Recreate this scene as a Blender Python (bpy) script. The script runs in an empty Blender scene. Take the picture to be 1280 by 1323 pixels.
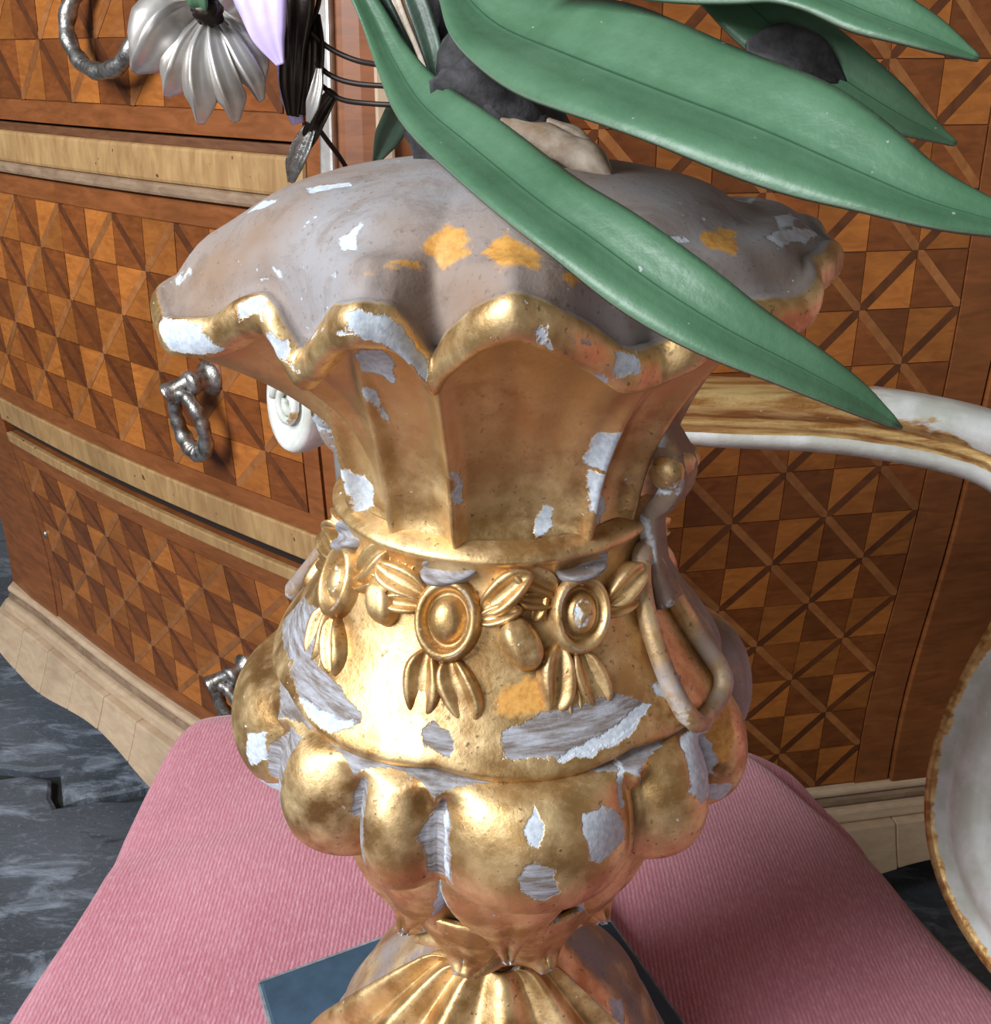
import bpy, bmesh, math, random
import numpy as np
from mathutils import Vector, Matrix
random.seed(7); rng = np.random.default_rng(7)
S = bpy.context.scene
COL = S.collection
rad = math.radians

# ------------------------------------------------------------------ camera
PITCH = rad(25); FPX = 1270.0; IW, IH = 1280, 1323
cam_d = bpy.data.cameras.new('camera'); cam = bpy.data.objects.new('camera', cam_d); COL.objects.link(cam)
cam.location = (0, 0, 0); cam.rotation_euler = (rad(90) - PITCH, 0, 0)
cam_d.sensor_width = 36; cam_d.sensor_fit = 'AUTO'; cam_d.lens = 36 * FPX / IH
cam_d.clip_start = 0.02
S.camera = cam
SP, CP = math.sin(PITCH), math.cos(PITCH)

# ------------------------------------------------------------------ world and light
w = bpy.data.worlds.new('room_light'); S.world = w; w.use_nodes = True
w.node_tree.nodes['Background'].inputs[0].default_value = (0.90, 0.95, 1.0, 1)
w.node_tree.nodes['Background'].inputs[1].default_value = 0.05

def area(name, loc, target, sx, sy, power, color):
    d = bpy.data.lights.new(name, 'AREA'); d.shape = 'RECTANGLE'; d.size = sx; d.size_y = sy
    d.energy = power; d.color = color
    o = bpy.data.objects.new(name, d); COL.objects.link(o); o.location = loc
    o.rotation_euler = (Vector(target) - Vector(loc)).to_track_quat('-Z', 'Y').to_euler()
    return o
area('window_daylight', (-1.6, -0.62, 1.05), (-.05, 0.55, -0.35), 1.05, 1.25, 90, (0.93, 0.97, 1.0))
area('doorway_daylight', (-0.45, -2.1, 0.0), (0, 0.4, -0.3), 0.6, 1.5, 8, (1.0, 0.98, 0.95))
S.view_settings.view_transform = 'Standard'; S.view_settings.look = 'None'
S.view_settings.gamma = 1; S.view_settings.use_curve_mapping = False
S.view_settings.exposure = 0.12

# ------------------------------------------------------------------ helpers
def at(x, y, Y):
    u = (x - IW / 2) / FPX; v = (y - IH / 2) / FPX
    t = Y / (CP - v * SP)
    return np.array((u * t, Y, t * (-SP - v * CP)))
def px(p):
    t = p[1] * CP - p[2] * SP; d = -p[1] * SP - p[2] * CP
    return IW / 2 + FPX * p[0] / t, IH / 2 + FPX * d / t

class NT:
    def __init__(s, name):
        s.m = bpy.data.materials.new(name); s.m.use_nodes = True
        s.t = s.m.node_tree; s.t.nodes.clear()
        s.out = s.t.nodes.new('ShaderNodeOutputMaterial')
        s.b = s.t.nodes.new('ShaderNodeBsdfPrincipled')
        s.t.links.new(s.b.outputs[0], s.out.inputs[0])
    def n(s, typ, **kw):
        nd = s.t.nodes.new('ShaderNode' + typ)
        for k, v in kw.items(): setattr(nd, k, v)
        return nd
    def set(s, sock, v):
        if isinstance(v, bpy.types.NodeSocket): s.t.links.new(v, sock)
        elif isinstance(v, tuple) and len(v) == 3 and sock.type == 'RGBA': sock.default_value = (*v, 1)
        else: sock.default_value = v
    def bsdf(s, **kw):
        for k, v in kw.items(): s.set(s.b.inputs[k.replace('_', ' ')], v)
    def coord(s, scale=(1, 1, 1), rot=(0, 0, 0), kind='Object'):
        tc = s.n('TexCoord'); mp = s.n('Mapping')
        s.set(mp.inputs['Scale'], scale); s.set(mp.inputs['Rotation'], rot)
        s.t.links.new(tc.outputs[kind], mp.inputs[0]); return mp.outputs[0]
    def noise(s, vec=None, scale=5, detail=4, rough=.55, dist=0):
        nd = s.n('TexNoise')
        if vec is not None: s.set(nd.inputs['Vector'], vec)
        s.set(nd.inputs['Scale'], scale); s.set(nd.inputs['Detail'], detail)
        s.set(nd.inputs['Roughness'], rough); s.set(nd.inputs['Distortion'], dist)
        return nd.outputs['Fac']
    def math(s, op, a, b=0.0, clamp=False):
        nd = s.n('Math', operation=op); nd.use_clamp = clamp
        s.set(nd.inputs[0], a); s.set(nd.inputs[1], b); return nd.outputs[0]
    def ramp(s, f, lo, hi):
        nd = s.n('MapRange'); nd.clamp = True
        s.set(nd.inputs[0], f); nd.inputs[1].default_value = lo; nd.inputs[2].default_value = hi
        return nd.outputs[0]
    def mix(s, f, a, b):
        nd = s.n('Mix', data_type='RGBA')
        s.set(nd.inputs[0], f); s.set(nd.inputs[6], a); s.set(nd.inputs[7], b); return nd.outputs[2]
    def mixf(s, f, a, b):
        nd = s.n('Mix', data_type='FLOAT')
        s.set(nd.inputs[0], f); s.set(nd.inputs[2], a); s.set(nd.inputs[3], b); return nd.outputs[0]
    def attr(s, name):
        nd = s.n('Attribute'); nd.attribute_name = name; return nd.outputs['Fac']
    def bump(s, h, strength=.3, dist=.002):
        nd = s.n('Bump'); s.set(nd.inputs['Height'], h)
        nd.inputs['Strength'].default_value = strength; nd.inputs['Distance'].default_value = dist
        s.set(s.b.inputs['Normal'], nd.outputs[0])

def lin(r, g, b):
    return tuple(((c / 255) / 12.92 if c / 255 <= .04045 else ((c / 255 + .055) / 1.055) ** 2.4) for c in (r, g, b))

MAT = {}
def make_gilt(name, g_hi, g_mid, g_lo, wear=0.56):
    m = NT(name)
    co = m.coord()
    big = m.noise(co, 16, 4, .6, .4); mid = m.noise(co, 60, 4, .6); fine = m.noise(co, 420, 3, .6)
    c = m.mix(m.ramp(big, .36, .64), g_lo, g_mid)
    c = m.mix(m.ramp(mid, .42, .72), c, g_hi)
    c = m.mix(m.ramp(fine, .60, .74), c, (.16, .09, .04))
    metal = m.mixf(m.ramp(fine, .55, .8), .80, .25)
    rough = m.mixf(m.ramp(mid, .3, .7), .36, .54)
    bf = m.ramp(m.math('ADD', m.attr('bole'), m.math('MULTIPLY', m.math('SUBTRACT', big, .5), 1.0)), .3, .8)
    metal = m.mixf(bf, metal, .55)
    c = m.mix(bf, c, m.mix(mid, (.46, .25, .095), (.66, .42, .18)))
    # dusty paint layer
    pn = m.noise(co, 26, 5, .6)
    pf = m.ramp(m.math('ADD', m.attr('paint'), m.math('MULTIPLY', m.math('SUBTRACT', pn, .5), .7)), .45, .6)
    pc = m.mix(m.ramp(m.noise(co, 11, 4), .38, .62), lin(140, 116, 98), lin(150, 146, 148))
    pc = m.mix(m.ramp(fine, .6, .78), pc, lin(104, 90, 82))
    pc = m.mix(m.math('MULTIPLY', m.ramp(m.noise(co, 38, 5, .7, 1.0), .5, .7), .6), pc, lin(112, 92, 76))
    c = m.mix(pf, c, pc); metal = m.mixf(pf, metal, .0); rough = m.mixf(pf, rough, .8)
    jag = m.math('MULTIPLY', m.math('SUBTRACT', m.noise(co, 170, 4, .65), .5), .5)
    def layer(attrname, col, c, metal, rough, soft=.03, extra=None, rr=.75, k=1.0):
        f = m.math('ADD', m.attr(attrname), m.math('MULTIPLY', jag, k))
        f = m.ramp(f, .5 - soft, .5 + soft)
        if extra is not None: f = m.math('MAXIMUM', f, extra)
        return m.mix(f, c, col), m.mixf(f, metal, 0.0), m.mixf(f, rough, rr), f
    oc = m.mix(m.ramp(fine, .4, .7), lin(214, 160, 80), lin(190, 128, 60))
    c, metal, rough, _ = layer('ochre', oc, c, metal, rough, .08, None, .6, 1.6)
    wv = m.noise(m.coord((60, 60, 500)), 1.0, 4, .7)
    wc = m.mix(m.ramp(wv, .38, .66), lin(112, 100, 92), lin(172, 174, 184))
    c, metal, rough, f2 = layer('bare', wc, c, metal, rough)
    geo = m.n('NewGeometry')
    pt = m.ramp(geo.outputs['Pointiness'], wear, wear + .03)
    sp = m.ramp(m.noise(co, 90, 3, .6), .52, .58)
    edge = m.math('MULTIPLY', pt, sp)
    speck = m.math('MULTIPLY', m.ramp(m.noise(co, 300, 2, .5), .735, .75), m.ramp(m.noise(co, 20, 2), .5, .6))
    gc = m.mix(m.ramp(fine, .35, .62), lin(176, 186, 200), lin(206, 214, 224))
    c, metal, rough, f3 = layer('gesso', gc, c, metal, rough, .03, m.math('MAXIMUM', edge, speck))
    m.bsdf(Base_Color=c, Metallic=metal, Roughness=rough)
    h = m.math('ADD', m.math('MULTIPLY', mid, .5), m.math('MULTIPLY', fine, .35))
    h = m.math('SUBTRACT', h, m.math('MULTIPLY', m.math('ADD', f3, f2), .8))
    m.bump(h, .45, .0012)
    return m.m
MAT['gilt'] = make_gilt('worn_gilding', (.90, .67, .36), (.64, .41, .17), (.31, .155, .055))

def make_wood(name, c1, c2, scale=(14, 14, 90), rough=.4, rnd=.35, coat=.12, spots=False):
    m = NT(name)
    co = m.coord(scale)
    g = m.noise(co, 1.2, 5, .62, .8)
    c = m.mix(m.ramp(g, .34, .66), c1, c2)
    oi = m.n('ObjectInfo')
    hsv = m.n('HueSaturation'); m.set(hsv.inputs['Color'], c)
    m.set(hsv.inputs['Value'], m.math('ADD', 1 - rnd / 2, m.math('MULTIPLY', oi.outputs['Random'], rnd)))
    c = hsv.outputs[0]
    b = m.noise(m.coord(), 7, 3)
    c = m.mix(m.math('MULTIPLY', m.ramp(b, .5, .75), .35), c, tuple(x * .45 for x in c1))
    if spots:
        c = m.mix(m.ramp(m.noise(m.coord((30, 30, 22)), 3.2, 1), .74, .76), c, (.10, .045, .02))
    m.bsdf(Base_Color=c, Roughness=m.mixf(g, rough - .06, rough + .12), Coat_Weight=coat, Coat_Roughness=.25)
    m.bump(g, .15, .0006)
    return m.m
MAT['vlight'] = make_wood('light_veneer', lin(146, 84, 34), lin(172, 104, 44), (30, 30, 90), .38, .5)
MAT['vdark'] = make_wood('dark_veneer', lin(106, 56, 22), lin(132, 73, 31), (30, 30, 90), .38, .5)
MAT['vstrip'] = make_wood('strip_veneer', lin(134, 80, 40), lin(158, 102, 56), (40, 40, 40), .38, .4)
MAT['vdstrip'] = make_wood('dark_strip_veneer', lin(84, 44, 20), lin(104, 58, 28), (40, 40, 40), .38, .3)
MAT['carcase'] = make_wood('walnut_carcase', lin(118, 66, 30), lin(144, 84, 42), (16, 16, 70), .42, 0)
MAT['pale'] = make_wood('pale_crossbanding', lin(156, 118, 76), lin(182, 146, 98), (60, 60, 16), .45, 0, .2, True)
MAT['apron'] = make_wood('faded_apron_wood', lin(188, 160, 130), lin(206, 180, 150), (24, 24, 70), .55, 0, .1)
MAT['drab'] = make_wood('drab_moulding_wood', lin(128, 102, 80), lin(156, 130, 106), (24, 24, 70), .55, 0, .1)
MAT['groove'] = make_wood('shadow_line_wood', lin(92, 54, 30), lin(116, 74, 46), (16, 16, 70), .5, 0, .1)

def simple(name, col, rough=.5, metal=0, col2=None, nscale=30, bump=0, bscale=200, **kw):
    m = NT(name); co = m.coord()
    c = m.mix(m.ramp(m.noise(co, nscale, 5, .6), .36, .64), col, col2) if col2 else col
    m.bsdf(Base_Color=c, Roughness=rough, Metallic=metal, **kw)
    if bump: m.bump(m.noise(co, bscale, 4, .6), bump, .001)
    return m.m
MAT['pewter'] = simple('aged_pewter', lin(120, 112, 104), .38, .9, lin(190, 188, 186), 90, .7, 260)
MAT['silverleaf'] = simple('silvered_petal', lin(222, 220, 218), .40, .75, lin(176, 164, 154), 26, .15, 90)
MAT['lilac'] = simple('lilac_glare_petal', lin(206, 186, 250), .35, .0, lin(222, 208, 252), 40)  # glare on reflective metal petals, put into the colour as flat lilac
MAT['darkleaf'] = simple('dark_bronze_leaf', lin(62, 52, 44), .35, .7, lin(40, 34, 30), 40, .2)
MAT['wire'] = simple('dark_wire', lin(50, 40, 36), .5, .5)
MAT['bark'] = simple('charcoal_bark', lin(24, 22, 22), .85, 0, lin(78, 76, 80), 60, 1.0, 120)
MAT['paper'] = simple('dry_sheath', lin(222, 208, 190), .6, 0, lin(150, 126, 104), 45, .5, 140)
MAT['navy'] = simple('navy_painted_board', lin(52, 74, 92), .55, 0, lin(62, 86, 108), 50, .15)
MAT['boardedge'] = simple('worn_board_edge', lin(150, 158, 164), .6, 0, lin(110, 116, 120), 120)
MAT['plaster'] = simple('aged_plaster', lin(150, 140, 126), .9, 0, lin(168, 158, 144), 4, .2, 60)
MAT['iron'] = simple('dark_cavity', lin(30, 18, 12), .8)

def make_leaf_mat(name, c1, c2, c3):
    m = NT(name); co = m.coord()
    n1 = m.noise(co, 22, 5, .6); n2 = m.noise(co, 240, 3, .6)
    c = m.mix(m.ramp(n1, .35, .65), c1, c2)
    mid = m.attr('mid')
    c = m.mix(m.ramp(mid, .82, .98), c, c3)
    c = m.mix(m.ramp(m.attr('edge'), .97, .99), c, lin(92, 110, 92))
    c = m.mix(m.ramp(m.noise(co, 300, 2, .5), .76, .78), c, lin(150, 160, 156))
    m.bsdf(Base_Color=c, Roughness=m.mixf(n2, .36, .56), Specular_IOR_Level=.55)
    m.bump(m.math('ADD', n2, n1), .22, .0012)
    return m.m
MAT['leaf'] = make_leaf_mat('green_leaf', lin(62, 98, 70), lin(82, 118, 90), lin(44, 74, 54))
MAT['leafdark'] = make_leaf_mat('dark_green_leaf', lin(50, 66, 56), lin(74, 100, 80), lin(38, 50, 44))

def make_fabric():
    m = NT('pink_ribbed_fabric'); co = m.coord()
    wv = m.n('TexWave', wave_type='BANDS', bands_direction='X'); m.set(wv.inputs['Vector'], co)
    wv.inputs['Scale'].default_value = 105; wv.inputs['Distortion'].default_value = 2.5; wv.inputs['Detail'].default_value = 3
    wv.inputs['Detail Scale'].default_value = 3
    n = m.noise(m.coord((500, 160, 300)), 1, 3, .7); b = m.noise(co, 9, 4)
    c = m.mix(m.ramp(b, .35, .65), lin(188, 114, 128), lin(200, 130, 144))
    c = m.mix(m.math('MULTIPLY', m.ramp(n, .45, .75), .55), c, lin(228, 178, 188))
    c = m.mix(m.math('MULTIPLY', wv.outputs['Fac'], .28), c, lin(140, 66, 82))
    m.bsdf(Base_Color=c, Roughness=.85, Sheen_Weight=.35, Sheen_Roughness=.5)
    m.bump(m.math('ADD', wv.outputs['Fac'], n), .35, .001)
    return m.m
MAT['fabric'] = make_fabric()

def make_painted():
    m = NT('cream_paint_with_worn_gilding'); co = m.coord()
    n = m.noise(m.coord((7, 30, 30)), 1.6, 5, .65); f = m.noise(co, 300, 3)
    white = m.mix(m.ramp(m.noise(co, 40, 4), .4, .65), lin(196, 198, 188), lin(222, 224, 222))
    gold = m.mix(m.ramp(m.noise(m.coord((10, 90, 90)), 1.5, 4), .4, .6), lin(170, 120, 66), lin(222, 188, 126))
    a = m.math('ADD', m.attr('gild'), m.math('MULTIPLY', m.math('SUBTRACT', n, .5), .9))
    g = m.ramp(a, .46, .54)
    c = m.mix(g, white, gold)
    c = m.mix(m.ramp(m.noise(m.coord((60, 160, 160)), 1, 4, .65), .68, .72), c, lin(226, 230, 238))
    m.bsdf(Base_Color=c, Metallic=m.mixf(g, 0, .6), Roughness=m.mixf(f, .34, .5))
    m.bump(m.math('ADD', f, n), .3, .001)
    return m.m
MAT['painted'] = make_painted()

def make_slate():
    m = NT('dark_slate'); co = m.coord()
    a = m.noise(m.coord((1, 2.6, 1), (0, 0, rad(35))), 9, 7, .68, .6)
    b = m.noise(co, 3, 4); f = m.noise(co, 120, 4, .7)
    c = m.mix(m.ramp(b, .35, .65), lin(62, 67, 75), lin(92, 98, 108))
    c = m.mix(m.ramp(a, .52, .72), c, lin(150, 160, 174))
    c = m.mix(m.ramp(a, .36, .26), c, lin(34, 36, 40))
    c = m.mix(m.math('MULTIPLY', m.ramp(f, .56, .72), .5), c, lin(140, 146, 154))
    m.bsdf(Base_Color=c, Roughness=m.mixf(a, .42, .7))
    m.bump(m.math('ADD', a, m.math('MULTIPLY', f, .3)), .6, .006)
    return m.m
MAT['slate'] = make_slate()
MAT['joint'] = simple('dark_floor_joint', lin(30, 32, 30), .9, 0, lin(46, 46, 42), 40)

def link(o, parent):
    COL.objects.link(o)
    if parent is not None: o.parent = parent
    return o
def mesh_obj(name, verts, faces, mat, parent=None, smooth=True, attrs=None, bevel=0, fix=True):
    me = bpy.data.meshes.new(name)
    me.from_pydata([tuple(v) for v in verts], [], [tuple(int(i) for i in f) for f in faces])
    if fix:
        bm = bmesh.new(); bm.from_mesh(me); bmesh.ops.recalc_face_normals(bm, faces=bm.faces); bm.to_mesh(me); bm.free()
    if smooth: me.polygons.foreach_set('use_smooth', [True] * len(me.polygons))
    for k, a in (attrs or {}).items():
        at_ = me.attributes.new(k, 'FLOAT', 'POINT'); at_.data.foreach_set('value', np.asarray(a, dtype=np.float32))
    me.materials.append(MAT[mat] if isinstance(mat, str) else mat)
    o = bpy.data.objects.new(name, me); link(o, parent)
    if bevel:
        b = o.modifiers.new('bevel', 'BEVEL'); b.width = bevel; b.segments = 2; b.limit_method = 'ANGLE'
    return o
def empty(name, loc, label=None, cat=None, group=None, rz=0):
    o = bpy.data.objects.new(name, None); COL.objects.link(o); o.location = loc; o.rotation_euler = (0, 0, rz)
    o.empty_display_size = .02
    tag(o, label, cat, group); return o
def tag(o, label=None, cat=None, group=None, kind=None):
    if label: o['label'] = label
    if cat: o['category'] = cat
    if group: o['group'] = group
    if kind: o['kind'] = kind
    return o
def cr(pts, n):
    p = np.asarray(pts, float); k = len(p)
    if p.ndim == 1: p = p[:, None]
    ext = np.vstack([2 * p[0] - p[1], p, 2 * p[-1] - p[-2]])
    s = np.linspace(0, k - 1, n); i = np.minimum(s.astype(int), k - 2); t = (s - i)[:, None]
    a, b, c, d = ext[i], ext[i + 1], ext[i + 2], ext[i + 3]
    return .5 * (2 * b + (c - a) * t + (2 * a - 5 * b + 4 * c - d) * t ** 2 + (3 * b - a - 3 * c + d) * t ** 3)
def gridfaces(nj, ni, close_i=False, close_j=False):
    fs = []
    for j in range(nj if close_j else nj - 1):
        for i in range(ni if close_i else ni - 1):
            a = j * ni + i; b = j * ni + (i + 1) % ni; j2 = (j + 1) % nj
            fs.append((a, b, j2 * ni + (i + 1) % ni, j2 * ni + i))
    return fs
def sweep(path, sec, up=(0, 0, 1), scale=None, cap=True, closed=False):
    """section (m,2) swept along a path; x of the section = side, y = up"""
    P = np.asarray(path, float); n = len(P); sec = np.asarray(sec, float); m = len(sec)
    if closed: T = np.roll(P, -1, 0) - np.roll(P, 1, 0)
    else: T = np.gradient(P, axis=0)
    T /= np.linalg.norm(T, axis=1)[:, None] + 1e-12
    up = np.asarray(up, float); U = np.tile(up, (n, 1)) if up.ndim == 1 else up
    Sd = np.cross(T, U); Sd /= np.linalg.norm(Sd, axis=1)[:, None] + 1e-12
    N = np.cross(Sd, T)
    sc = np.ones(n) if scale is None else np.asarray(scale, float)
    V = P[:, None, :] + Sd[:, None, :] * (sec[None, :, 0:1] * sc[:, None, None]) + N[:, None, :] * (sec[None, :, 1:2] * sc[:, None, None])
    F = gridfaces(n, m, True, closed)
    if cap and not closed: F += [tuple(range(m))[::-1], tuple(range((n - 1) * m, n * m))]
    return V.reshape(-1, 3), F
def circ(r, m=10, ry=None):
    a = np.linspace(0, 2 * math.pi, m, endpoint=False)
    return np.stack([r * np.cos(a), (ry or r) * np.sin(a)], 1)
def join(parts):
    V = []; F = []; o = 0
    for v, f in parts:
        V.append(np.asarray(v, float)); F += [tuple(i + o for i in q) for q in f]; o += len(v)
    return np.vstack(V), F
def ellipsoid(c, ax, nu=14, nv=9):
    """ax: 3x3 rows = scaled axes"""
    ax = np.asarray(ax, float); V = []
    for j in range(nv + 1):
        th = math.pi * j / nv
        for i in range(nu):
            ph = 2 * math.pi * i / nu
            V.append(np.asarray(c) + ax[0] * math.sin(th) * math.cos(ph) + ax[1] * math.sin(th) * math.sin(ph) + ax[2] * math.cos(th))
    return np.array(V), gridfaces(nv + 1, nu, True)
def box(x0, x1, y0, y1, z0, z1):
    V = [(x, y, z) for z in (z0, z1) for y in (y0, y1) for x in (x0, x1)]
    return np.array(V), [(0, 2, 3, 1), (4, 5, 7, 6), (0, 1, 5, 4), (2, 6, 7, 3), (0, 4, 6, 2), (1, 3, 7, 5)]

# ------------------------------------------------------------------ floor: slate slabs
ZF = -1.05
f = mesh_obj('floor', *box(-4, 3, -2.5, 4, ZF - .10, ZF - .018), 'joint', smooth=False); f['kind'] = 'structure'
def slab(poly, seedv):
    pts = np.array(poly, float); n = len(pts); out = []
    r2 = random.Random(seedv)
    for i in range(n):
        a, b = pts[i], pts[(i + 1) % n]; L = np.linalg.norm(b - a); k = max(2, int(L / .05))
        for q in range(k):
            p = a + (b - a) * q / k
            out.append(p + np.array((r2.uniform(-.008, .008), r2.uniform(-.008, .008))))
    out = np.array(out); c = out.mean(0); m = len(out)
    inner = c + (out - c) * (1 - .008 / np.linalg.norm(out - c, axis=1)[:, None])
    V = [(x, y, ZF - .03) for x, y in out] + [(x, y, ZF - .004) for x, y in out] + [(x, y, ZF) for x, y in inner]
    F = [(i, (i + 1) % m, m + (i + 1) % m, m + i) for i in range(m)] + [(m + i, m + (i + 1) % m, 2 * m + (i + 1) % m, 2 * m + i) for i in range(m)]
    F.append(tuple(range(2 * m, 3 * m)))
    mesh_obj('flagstone', V, F, 'slate', f, smooth=False)
def fl(x, y):
    u = (x - 640) / FPX; v = (y - 661.5) / FPX; t = ZF / (-SP - v * CP)
    return (u * t, t * (CP - v * SP))
j0 = [fl(-250, 985), fl(0, 996), fl(70, 1000), fl(78, 1040), fl(130, 1030), fl(200, 1020), fl(420, 1005)]
far_y = 3.2
def offs(pl, d): return [(x, y + d) for x, y in pl]
slab(offs(j0, .010) + [(1.6, j0[-1][1] + .02), (1.6, far_y), (-2.4, far_y), (-2.4, j0[0][1] + .01)], 3)
slab([(-2.4, -.9), (.3, -.9), (.3, j0[-1][1] - .01)] + offs(j0, -.010)[::-1] + [(-2.4, j0[0][1] - .01)], 4)
slab([(.32, -.9), (2.4, -.9), (2.4, j0[-1][1]), (.32, j0[-1][1] - .01)], 5)

for nm, b_ in (('wall_back', (-3.2, 2.0, 2.45, 2.55, ZF - .02, 1.6)), ('wall_right', (1.5, 1.6, -1.6, 2.45, ZF - .02, 1.6))):
    w_ = mesh_obj(nm, *box(*b_), 'plaster', smooth=False); w_['kind'] = 'structure'
# ------------------------------------------------------------------ commode
K = .93
root = empty('commode', (-.12, 1.15, ZF), 'bombe wooden commode with triangle marquetry drawers and pale banding standing behind the pink armchair', 'commode')
RL = np.array(root.location)
CX, CY = -.13, 1.0
Zk = [-1.16, -1.10, -1.04, -.99, -.945, -.80, -.55, -.30, .0, .25]
Bk = [.075, .060, .030, .006, .0, -.004, .022, .028, .008, -.01]
def bz(z): return float(np.interp(z, Zk, Bk))
_zz = np.linspace(-1.2, .3, 300); _bb = np.interp(_zz, Zk, Bk)
_bb = np.convolve(np.pad(_bb, 12, mode='edge'), np.ones(25) / 25, 'valid')
def F3(a, z, off=0.0):
    """point on the commode face: a metres along from the corner (left negative), z height, off = proud of the face"""
    b = float(np.interp(z, _zz, _bb)) + off
    dl = np.array((-.764, .646)); nl = np.array((-.646, -.764)); dr = np.array((.985, .17)); nr = np.array((.17, -.985))
    if a < -1.08:                                     # far end turns back
        p = np.array((CX, CY)) + dl * 1.08 + np.array((.35, .937)) * (-a - 1.08); n = np.array((-.937, .35))
        k = min(1, (-a - 1.08) / .03); n = nl * (1 - k) + n * k
    elif a <= -.04: p = np.array((CX, CY)) + dl * (-a); n = nl; p = p + nl * .018 * math.sin(math.pi * min(1, -a / .95))
    elif a >= .04: p = np.array((CX, CY)) + dr * a; n = nr
    else:
        k = (a + .04) / .08; p0 = np.array((CX, CY)) + dl * .04 + nl * .018 * math.sin(math.pi * .04 / .95); p2 = np.array((CX, CY)) + dr * .04; p1 = np.array((CX, CY)) + (nl + nr) * .004
        p = p0 * (1 - k) ** 2 + p1 * 2 * k * (1 - k) + p2 * k * k
        n = nl * (1 - k) + nr * k
    n = n / np.linalg.norm(n)
    q = p + n * b
    return np.array((q[0], q[1], z)) * K
def patch(name, a0, a1, z0, z1, off, depth, mat, parent, na=None, nz=None, rnd=0.002):
    na = na or max(2, int(abs(a1 - a0) / .04) + 1); nz = nz or 6
    A = np.linspace(a0, a1, na); U_ = np.linspace(0, 1, nz)
    zlo = z0 if callable(z0) else (lambda a: z0)
    V = [F3(a, zlo(a) + (z1 - zlo(a)) * u, off) for u in U_ for a in A]
    nb = len(V)
    V += [F3(a, zlo(a) + (z1 - zlo(a)) * u, off - depth) for u in U_ for a in A]
    g = gridfaces(nz, na); Fs = list(g) + [tuple(i + nb for i in q[::-1]) for q in g]
    ring = list(range(na)) + [j * na + na - 1 for j in range(1, nz)] + [(nz - 1) * na + i for i in range(na - 2, -1, -1)] + [j * na for j in range(nz - 2, 0, -1)]
    m = len(ring)
    for i in range(m): Fs.append((ring[i], ring[(i + 1) % m], ring[(i + 1) % m] + nb, ring[i] + nb))
    o = mesh_obj(name, np.array(V) - RL, Fs, mat, parent, smooth=False)
    if rnd:
        b = o.modifiers.new('bevel', 'BEVEL'); b.width = rnd; b.segments = 2; b.limit_method = 'ANGLE'; b.angle_limit = rad(50)
    return o
patch('carcase', -1.5, 1.05, -.95, .26, -.02, .30, 'carcase', root, 60, 20)
_ab = np.arange(-1.5, 1.06, .105)
for i in range(len(_ab) - 1):
    patch('apron_block', _ab[i] + .0006, _ab[i + 1] - .0006, lambda a: -1.062 - .012 * math.sin(a * 13 + .8), -.994, .026 + random.uniform(-.0006, .0006), .035, 'apron', root, 6, 6, .0022)
patch('apron_moulding', -1.5, 1.05, -.993, -.974, .016, .03, 'apron', root, 60, 3, .004)
patch('apron_moulding', -1.5, 1.05, -.972, -.958, .009, .03, 'drab', root, 60, 3, .004)
patch('apron_moulding', -1.5, 1.05, -.956, -.944, .010, .03, 'apron', root, 60, 2, .004)
for a_, b_ in ((-1.45, -1.33), (-.06, .06), (.95, 1.05)):
    patch('foot', a_, b_, -1.128, -1.07, .03, .06, 'apron', root, 4, 3, .006)
# corner stile with mouldings, far stile
patch('stile', -.055, .055, -.95, .26, .004, .04, 'carcase', root, 8, 20)
patch('stile_bead', -.030, -.016, -.95, .26, .012, .02, 'silverleaf', root, 2, 24, .003)
patch('stile_bead', .020, .034, -.95, .26, .012, .02, 'apron', root, 2, 24, .003)
patch('stile', -1.09, -.885, -.95, .26, .002, .03, 'carcase', root, 3, 20)
patch('stile', .705, 1.05, -.95, .26, .006, .03, 'carcase', root, 3, 20)
# rail between the upper drawers
patch('rail', -.885, -.058, -.132, -.092, .006, .04, 'pale', root, 24, 3, .004)
patch('rail_groove', -.885, -.058, -.092, -.082, .002, .03, 'groove', root, 24, 2, .001)
patch('rail_moulding', -.885, -.058, -.146, -.132, .010, .03, 'drab', root, 24, 2, .004)
patch('drawer_gap', -.885, -.058, -.572, -.552, -.012, .01, 'iron', root, 24, 2, 0)

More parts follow.
